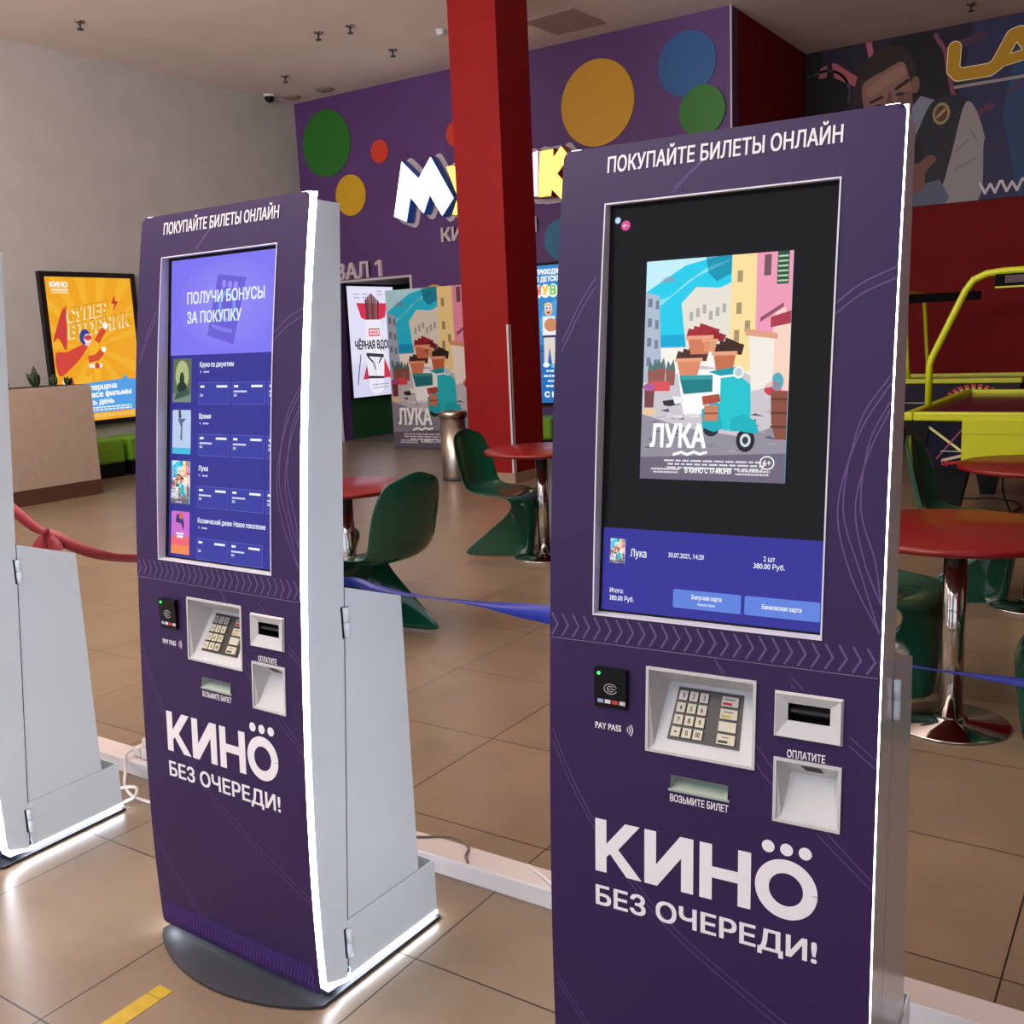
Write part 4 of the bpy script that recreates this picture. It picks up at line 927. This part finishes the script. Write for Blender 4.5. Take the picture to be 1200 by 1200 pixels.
plant(-9.75, 5.62, .10, 'dark leafy plant in the planter box beside the left kiosk', 1)
plant(-9.72, 5.92, .19, 'tallest pointed dark plant in the planter box', 2)
plant(-9.72, 6.12, .13, 'dark plant in the planter box at the poster left edge', 3)
plant(-9.72, 6.28, .12, 'dark plant at the right end of the planter box', 4)
def pouf(x, y, label, sx=.5, sy=.42, rz=0, h=.46):
    t = thing('pouf', label, 'pouf', (x, y, 0), rz, 'lime green poufs by the walls')
    boxobj('cushion', (-sx/2, -sy/2, .165), (sx/2, sy/2, h), M_LIME, t, .035); boxobj('base', (-sx/2+.01, -sy/2+.01, 0), (sx/2-.01, sy/2-.01, .165), M_BLACK, t, .006)
    q = MB(); q.box((-sx/2-.001, -sy/2-.001, .30), (sx/2+.001, sy/2+.001, .303), mat('lime_seam', (80, 124, 20), .6)); q.build('seam', t)
    return t
pouf(-10.90, 7.30, 'lime green pouf against the beige wall beside the planter corner', .46, .5)
pouf(-10.90, 7.86, 'lime green pouf next to the violet kiosk edge below the poster', .46, .5)
pouf(-6.95, 10.98, 'lime green pouf beneath the blue wall display', .8, .5, 0, .44)

# ------------------------------------------------------------------ waste bin
t = thing('waste_bin', 'tall cylindrical steel waste bin in front of the standee', 'bin', (-6.37, 8.47, 0))
q = MB(); q.lathe([(.138,.02),(.142,.04),(.142,.655)], M_STEEL, 48); q.build('body', t)
q = MB(); q.lathe([(.146,0),(.146,.025),(.138,.03)], M_DARKSTEEL, 48); q.build('foot_ring', t)
q = MB(); q.lathe([(.142,.66),(.150,.665),(.150,.715),(.140,.722),(.09,.722),(.085,.69)], M_STEEL, 48); q.build('lid', t)

# ------------------------------------------------------------------ cafe tables and chairs
def table(x, y, label, r=.36):
    t = thing('cafe_table', label, 'table', (x, y, 0), 0, 'round red cafe tables')
    q = MB(); q.lathe([(.05,.704),(r-.02,.704),(r-.004,.709),(r,.718),(r-.003,.728),(r-.014,.732),(.01,.732)], M_REDTOP, 64); q.build('tabletop', t)
    q = MB(); q.lathe([(.040,.012),(.040,.69)], M_CHROME, 32); q.lathe([(.11,.69),(.11,.704)], M_DARKSTEEL, 24); q.build('pole', t)
    q = MB(); q.lathe([(.2,0),(.205,.004),(.203,.009),(.06,.016),(.055,.03),(.042,.034)], M_CHROME, 56); q.build('base', t)
    return t
table(-3.66, 3.88, 'round red cafe table half hidden behind the middle kiosk', .34)
table(-3.51, 5.61, 'round red cafe table on a chrome pole between the two violet kiosks', .38)
table(-.640, 3.78, 'round red cafe table nearest at right with its chrome disc base in view', .40)
table(-.58, 5.58, 'farther round red cafe table before the yellow games tables', .37)
def chair_mesh():
    rows = [(-.27,.855,.06,.012,-.03),(-.275,.845,.135,.022,-.02),(-.275,.80,.195,.04,-.004),(-.262,.70,.225,.062,0),(-.242,.58,.230,.075,0),(-.222,.49,.226,.075,.012),(-.185,.43,.222,.06,.035),(-.10,.400,.224,.01,.045),(.04,.395,.226,0,.04),(.15,.405,.226,-.005,.022),(.225,.395,.222,-.02,.004),(.262,.355,.216,-.05,-.004),(.268,.29,.208,-.115,-.004),(.258,.20,.204,-.225,0),(.245,.10,.206,-.335,0),(.232,.003,.212,-.455,0)]
    n = 12; V = []; F = []
    for cx, cz, w, dx, dz in rows:
        for j in range(n+1):
            s = -1 + 2*j/n; e = abs(s)**2.4
            V.append((cx+dx*e, w*s, max(cz+dz*e, .003)))
    for i in range(len(rows)-1):
        for j in range(n): F.append((i*(n+1)+j, i*(n+1)+j+1, (i+1)*(n+1)+j+1, (i+1)*(n+1)+j))
    q = MB(); q.add(V, F, M_GREEN, True); o = q.build('cantilever_chair')
    so = o.modifiers.new('solid', 'SOLIDIFY'); so.thickness = .010; so.offset = 0
    su = o.modifiers.new('sub', 'SUBSURF'); su.levels = 1; su.render_levels = 2
    return o
first = None
def chair(x, y, rz, label):
    global first
    if first is None: first = o = chair_mesh()
    else: o = first.copy(); COL.objects.link(o)
    o.location = (x, y, .003); o.rotation_euler = (0, 0, math.radians(rz)); return tag(o, label, 'chair', 'green moulded cafe chairs')
chair(-3.27, 3.70, 174, 'green moulded chair with its back turned at the half hidden table')
chair(-3.86, 5.62, 4, 'green moulded chair left of the pole of the table between the kiosks')
chair(-3.18, 5.86, 200, 'green moulded chair right of the middle table cut by the right kiosk')
chair(-4.10, 4.02, 8, 'green moulded chair seat edge showing behind the middle kiosk pole')
chair(-.93, 5.62, 0, 'green moulded chair behind the nearest red table facing the farther one')
chair(-.98, 4.06, -12, 'dark green moulded chair beside the right kiosk left of the chrome pole')
chair(-.16, 3.72, 178, 'green moulded chair cut by the right edge of the picture')

# ------------------------------------------------------------------ air hockey tables
def neon_decal(q, fn, w):
    A = Art(q, fn, pmat)
    A.line([(w*.18,.24),(w*.98,.05)], .016, (222,222,150), 1); A.line([(w*.35,.02),(w*.98,.26)], .010, (150,84,110), 1); A.line([(w*.45,.075),(w*.98,.075)], .008, (170,180,170), 2)
    A.poly([(w*.46,.0),(w*.86,.035),(w*.86,.055),(w*.46,.02)], (196,190,170), 2); A.text('Dynamo', w*.47, -.02, .03, (206,60,50), w*.4, .04, 3, slope=.12)
t = thing('air_hockey_table', 'neon yellow framed air hockey table with an overhead arch, nearer one', 'games table', (-.95, 8.2, 0))
hw, y0, y1, zt = .60, -1.13, 1.13, .845
q = MB(); q.box((-hw+.05,y0+.05,zt-.03),(hw-.05,y1-.05,zt-.02),M_PLAY); q.build('playing_field', t)
q = MB()
for a, b in (((-hw,y0,zt-.05),(-hw+.06,y1,zt+.01)),((hw-.06,y0,zt-.05),(hw,y1,zt+.01)),((-hw+.06,y0,zt-.05),(hw-.06,y0+.06,zt+.01)),((-hw+.06,y1-.06,zt-.05),(hw-.06,y1,zt+.01))): q.box(a, b, M_NEON)
q.build('rail', t, bevel=.012)
q = MB(); b0 = .48
q.add([(-hw+.01,y0+.01,zt-.05),(hw-.01,y0+.01,zt-.05),(hw-.01,y1-.01,zt-.05),(-hw+.01,y1-.01,zt-.05),(-hw+.06,y0+.05,b0),(hw-.06,y0+.05,b0),(hw-.06,y1-.05,b0),(-hw+.06,y1-.05,b0)], [(3,2,1,0),(4,5,6,7),(0,1,5,4),(1,2,6,5),(2,3,7,6),(3,0,4,7)], M_NAVY)
neon_decal(q, lambda u, v, k: (-hw+.10+u, y0+.05-(.04+v)/.315*.04-.003-.001*k, b0+.04+v), .30); q.build('cabinet', t, recalc=False)
for sx in (-1, 1):
    q = MB(); q.add([(sx*(hw-.005),y0-.002,zt-.05),(sx*(hw-.165),y0-.002,zt-.05),(sx*(hw-.115),y0+.03,b0-.01),(sx*(hw-.05),y0+.03,b0-.01),(sx*(hw-.005),y0+.2,zt-.05),(sx*(hw-.165),y0+.2,zt-.05),(sx*(hw-.115),y0+.2,b0-.01),(sx*(hw-.05),y0+.2,b0-.01)], [(0,1,2,3),(4,7,6,5),(0,3,7,4),(1,5,6,2),(3,2,6,7),(0,4,5,1)], M_BLACK); q.build('corner_guard', t)
    for sy in (-1, 1):
        q = MB(); cx, cy = sx*(hw-.24), (y0+.22 if sy < 0 else y1-.22); q.add([(cx-.15,cy-.08,b0),(cx+.15,cy-.08,b0),(cx+.15,cy+.08,b0),(cx-.15,cy+.08,b0),(cx-.05,cy-.05,.0),(cx+.05,cy-.05,0),(cx+.05,cy+.05,0),(cx-.05,cy+.05,0)], [(3,2,1,0),(4,5,6,7),(0,1,5,4),(1,2,6,5),(2,3,7,6),(3,0,4,7)], M_BLACK); q.build('leg', t)
q = MB(); q.box((-.23,y0-.03,b0+.02),(.23,y0+.05,zt-.055+.02),M_NEON); q.box((-.23,y0-.032,zt-.13),(.23,y0-.029,zt-.127),mat('neon_seam',(120,126,10),.4)); q.build('goal_panel', t, bevel=.006)
q = MB(); q.box((-.05,y0-.04,b0-.02),(.05,y0+.02,b0+.05),M_BLACK); q.build('goal_tray', t)
ya = -.60; pts = [(-.55,ya,.86),(-.55,ya,1.14),(-.53,ya,1.20),(-.33,ya,1.64),(-.28,ya,1.71),(-.20,ya,1.745),(-.10,ya,1.755),(.10,ya,1.755),(.20,ya,1.745),(.28,ya,1.71),(.33,ya,1.64),(.53,ya,1.20),(.55,ya,1.14),(.55,ya,.86)]
q = MB(); q.tube(pts, .024, M_NEON, 14); q.build('arch', t)
q = MB(); q.box((-.14,ya-.05,1.655),(.14,ya+.05,1.735),M_MATTE); q.box((-.14,ya-.052,1.645),(.14,ya+.052,1.655),M_NEON); q.box((-.08,ya-.052,1.675),(.08,ya-.05,1.725),mat('score_red',(60,8,10),.3)); q.build('scoreboard', t)

t = thing('air_hockey_table', 'dark air hockey table with a sunburst print, farther one by the red wall', 'games table', (-2.55, 12.55, 0))
hw, y0, y1, zt = 1.12, -.58, .58, .79
q = MB(); q.box((-hw+.05,y0+.05,zt-.03),(hw-.05,y1-.05,zt-.02),M_PLAY); q.build('playing_field', t)
q = MB()
for a, b in (((-hw,y0,zt-.045),(hw,y0+.05,zt+.01)),((-hw,y1-.05,zt-.045),(hw,y1,zt+.01)),((-hw,y0+.05,zt-.045),(-hw+.05,y1-.05,zt+.01)),((hw-.05,y0+.05,zt-.045),(hw,y1-.05,zt+.01))): q.box(a, b, M_NEON)
q.build('rail', t, bevel=.01)
q = MB(); q.box((-hw+.03,y0+.03,.36),(hw-.03,y1-.03,zt-.045),M_NAVY); A = Art(q, lambda u, v, k: (u, y0+.03-.001-.001*k, v), pmat)
cx, cz = .66, .50
for k in range(15):
    a = math.radians(k*12.5+2); b = a+math.radians(8)
    A.poly([(cx+.12*math.cos(a),cz+.06*math.sin(a)),(cx+.30*math.cos(a),cz+.20*math.sin(a)),(cx+.30*math.cos(b),cz+.20*math.sin(b)),(cx+.12*math.cos(b),cz+.06*math.sin(b))],(214,200,120),1)
    A.poly([(cx+.30*math.cos(a),cz+.20*math.sin(a)),(cx+.34*math.cos(a),cz+.235*math.sin(a)),(cx+.34*math.cos(b),cz+.235*math.sin(b)),(cx+.30*math.cos(b),cz+.20*math.sin(b))],(206,70,46),1)
A.line([(-1.0,.53),(.3,.53)],.010,(190,196,180),1); A.line([(-1.0,.45),(.2,.36)],.008,(120,124,110),1)
q.build('cabinet', t, recalc=False)
q = MB(); q.box((hw-.26,y0+.01,.36),(hw-.02,y0+.2,zt-.045),M_BLACK); q.build('corner_guard', t)
for sx in (-1, 1): q = MB(); q.box((sx*.75-.1,y0+.12,0),(sx*.75+.1,y1-.12,.36),M_BLACK); q.build('leg', t)
q = MB(); q.tube([(-.04,-.54,.80),(-.06,-.53,1.0),(-.10,-.50,1.64),(-.10,-.45,1.72),(-.10,-.36,1.75),(-.10,.36,1.75),(-.10,.45,1.72),(-.10,.50,1.64),(-.06,.53,1.0),(-.04,.54,.80)], .022, M_NEON, 12); q.build('arch', t)
q = MB(); q.box((-.10,-.40,1.64),(.64,-.26,1.735),M_MATTE); q.build('scoreboard', t)
tag((lambda q: (q.tube([(-1.45,8.75,.008),(-1.25,8.85,.008),(-1.05,8.72,.008),(-.98,8.45,.008),(-1.02,8.2,.008),(-1.05,8.0,.2),(-1.06,7.95,.47)], .006, M_BLACK, 8), q.build('power_cord'))[1])(MB()), 'black power cord curling on the floor under the nearer games table', 'cord')

# ------------------------------------------------------------------ barrier ribbons, cable duct, cables, tape
def ribbon(name, pts, ups, w, m, label, solid=.0012):
    q = MB(); n = len(pts); P = []
    V = [Vector(p) for p in pts]; U = [Vector(u).normalized() for u in ups]
    C = []; W_ = []
    for i in range(n-1):
        p0 = V[max(i-1,0)]; p1 = V[i]; p2 = V[i+1]; p3 = V[min(i+2,n-1)]
        for k in range(8):
            s = k/8; C.append(.5*((2*p1)+(p2-p0)*s+(2*p0-5*p1+4*p2-p3)*s*s+(3*p1-p0-3*p2+p3)*s**3)); u = U[i].lerp(U[i+1], s); W_.append(u.normalized()*(w[i]+(w[i+1]-w[i])*s)/2)
    C.append(V[-1]); W_.append(U[-1]*w[-1]/2)
    vs = []
    for c, u in zip(C, W_): vs += [c+u, c-u]
    q.add(vs, [(2*i, 2*i+1, 2*i+3, 2*i+2) for i in range(len(C)-1)], m, True)
    return q
M_RR = noisy('red_ribbon', (146, 16, 34), (138, 14, 32), 60, .5); M_BR = noisy('blue_ribbon', (22, 44, 156), (20, 40, 146), 60, .45)
t = thing('barrier_ribbon', 'knotted red barrier ribbon sagging between the left and middle kiosks', 'ribbon', (-3.0, 1.95, 0), 0, 'barrier ribbons behind the kiosks')
lo = lambda P: [(x+3.0, y-1.95, z) for x, y, z in P]
ribbon('r', lo([(-3.62,2.0,.965),(-3.50,2.0,.915),(-3.41,2.0,.875),(-3.335,2.0,.852)]), [(0,.1,1),(0.2,.2,1),(.3,.3,1),(.2,.6,.8)], [.05,.048,.04,.02], M_RR, '').build('strap', t, solid=.002)
ribbon('r', lo([(-3.325,2.0,.856),(-3.26,2.0,.838),(-3.10,2.0,.808),(-2.95,2.0,.798),(-2.80,2.0,.806),(-2.55,1.98,.82),(-2.2,1.90,.85),(-2.10,1.801,.86)]), [(.2,.6,.9),(.1,.3,1),(0,.1,1),(0,-.3,1),(0,-.4,1),(0,0,1),(0,0,1),(0,0,1)], [.03,.048,.042,.032,.03,.03,.03,.03], M_RR, '').build('strap', t, solid=.002)
q = ribbon('r', lo([(-3.345,1.995,.845),(-3.36,1.99,.81),(-3.35,1.985,.77)]), [(1,0,.1),(1,.2,.1),(1,.1,.2)], [.04,.075,.085], M_RR, ''); q.build('loose_end', t, solid=.002)
q = ribbon('r', lo([(-3.30,1.992,.842),(-3.27,1.988,.815),(-3.25,1.985,.79)]), [(1,0,.5),(1,.2,.5),(1,.1,.6)], [.04,.07,.08], M_RR, ''); q.build('loose_end', t, solid=.002)
q = MB(); q.lathe([(.004,-.024),(.018,-.018),(.024,0),(.018,.018),(.004,.024)], M_RR, 14); q.v = [(x*.9-.335, y*.6+.05, z*.85+.852) for x, y, z in q.v]; q.build('knot', t)
t = thing('barrier_ribbon', 'twisted blue barrier ribbon stretched between the middle and right kiosks and beyond', 'ribbon', (-1.2, 2.0, 0), 0, 'barrier ribbons behind the kiosks')
lo = lambda P: [(x+1.2, y-2.0, z) for x, y, z in P]
ribbon('b', lo([(-1.92,1.793,.835),(-1.90,2.0,.818),(-1.80,2.0,.809),(-1.70,2.0,.805),(-1.593,2.0,.805),(-1.45,2.0,.806),(-1.25,2.0,.802),(-.9,2.0,.80),(-.5,2.0,.798)]), [(0,0,1),(0,.2,1),(0,.6,.8),(0,.9,.35),(0,1,.1),(0,.9,.45),(0,.2,1),(0,0,1),(0,.8,.4)], [.03,.028,.024,.016,.008,.018,.044,.044,.03], M_BR, '').build('strap', t, solid=.001)
ribbon('b', lo([(-.5,2.0,.798),(-.37,2.0,.7955),(-.30,2.0,.795),(-.20,2.0,.794),(0,2.0,.793),(.8,2.0,.80)]), [(0,.98,.1),(0,1,.02),(0,.9,.35),(0,.8,.55),(0,.3,1),(0,0,1)], [.03,.008,.012,.022,.036,.04], M_BR, '').build('strap', t, solid=.001)
M_DUCT = mat('white_plastic_duct', (214, 206, 204), .4)
t = thing('cable_duct', 'long low white cable duct on the floor behind the kiosks', 'cable duct', (-1.6, 2.05, 0))
boxobj('channel', (-2.4, -.03, 0), (2.0, .045, .045), M_DUCT, t, .002); boxobj('cover', (-2.4, -.035, .0455), (2.0, .05, .058), M_DUCT, t, .003)
def cable(pts, r, m, label, group=None):
    C = []; V = [Vector(p) for p in pts]; n = len(V)
    for i in range(n-1):
        p0 = V[max(i-1,0)]; p1 = V[i]; p2 = V[i+1]; p3 = V[min(i+2,n-1)]
        for k in range(6): s = k/6; C.append(.5*((2*p1)+(p2-p0)*s+(2*p0-5*p1+4*p2-p3)*s*s+(3*p1-p0-3*p2+p3)*s**3))
    C.append(V[-1]); q = MB(); q.tube(C, r, m, 8); return tag(q.build('cable'), label, 'cable', group)
M_CG = mat('grey_cable', (120, 104, 96), .5); M_CW = mat('white_cable', (214, 206, 200), .45)
G = 'cables by the duct'
cable([(-1.95,2.05,.062),(-1.78,2.06,.062),(-1.68,2.11,.062),(-1.60,2.09,.063),(-1.575,2.045,.063),(-1.55,2.02,.063)], .0035, M_CG, 'grey cable bent across the white duct beside the middle kiosk', G)
cable([(-1.50,2.115,.012),(-1.42,2.10,.05),(-1.36,2.07,.063),(-1.28,2.03,.062),(-1.20,1.99,.03),(-1.0,1.97,.006)], .0055, M_CW, 'white cable lying over the duct at the right kiosk edge', G)
cable([(-2.96,2.07,.10),(-3.02,2.05,.085),(-3.04,2.02,.072),(-3.01,1.99,.03),(-2.93,1.93,.007),(-2.80,1.90,.006),(-2.55,1.93,.006)], .0055, M_CW, 'white cable hanging off the plug adapter onto the floor', G)
cable([(-2.84,1.86,.007),(-2.80,1.875,.03),(-2.83,1.90,.045),(-2.9,1.89,.03),(-2.92,1.87,.008)], .0055, M_CW, 'white cable loop on the floor behind the left kiosk skirt', G)
t = thing('plug_adapter', 'white plug adapter sitting on the duct behind the left kiosk', 'plug', (-2.97, 2.06, .0585))
q = MB(); q.lathe([(.02,0),(.024,.004),(.024,.032),(.018,.04)], M_CW, 20); q.build('socket', t); boxobj('plug', (-.018,-.012,.041), (.02,.014,.072), M_CW, t, .006); boxobj('block', (-.062,-.02,.001), (-.026,.02,.036), M_CW, t, .006)
q = MB(); M_TAPE = noisy('yellow_tape', (196, 164, 40), (182, 150, 36), 40, .35); q.box((-1.927,.95,.0004),(-1.879,1.262,.0012),M_TAPE); q.box((-1.927,1.264,.0004),(-1.879,1.297,.0013),M_TAPE)
tag(q.build('floor_tape'), 'short strip of yellow tape stuck on the floor before the middle kiosk', 'floor tape')
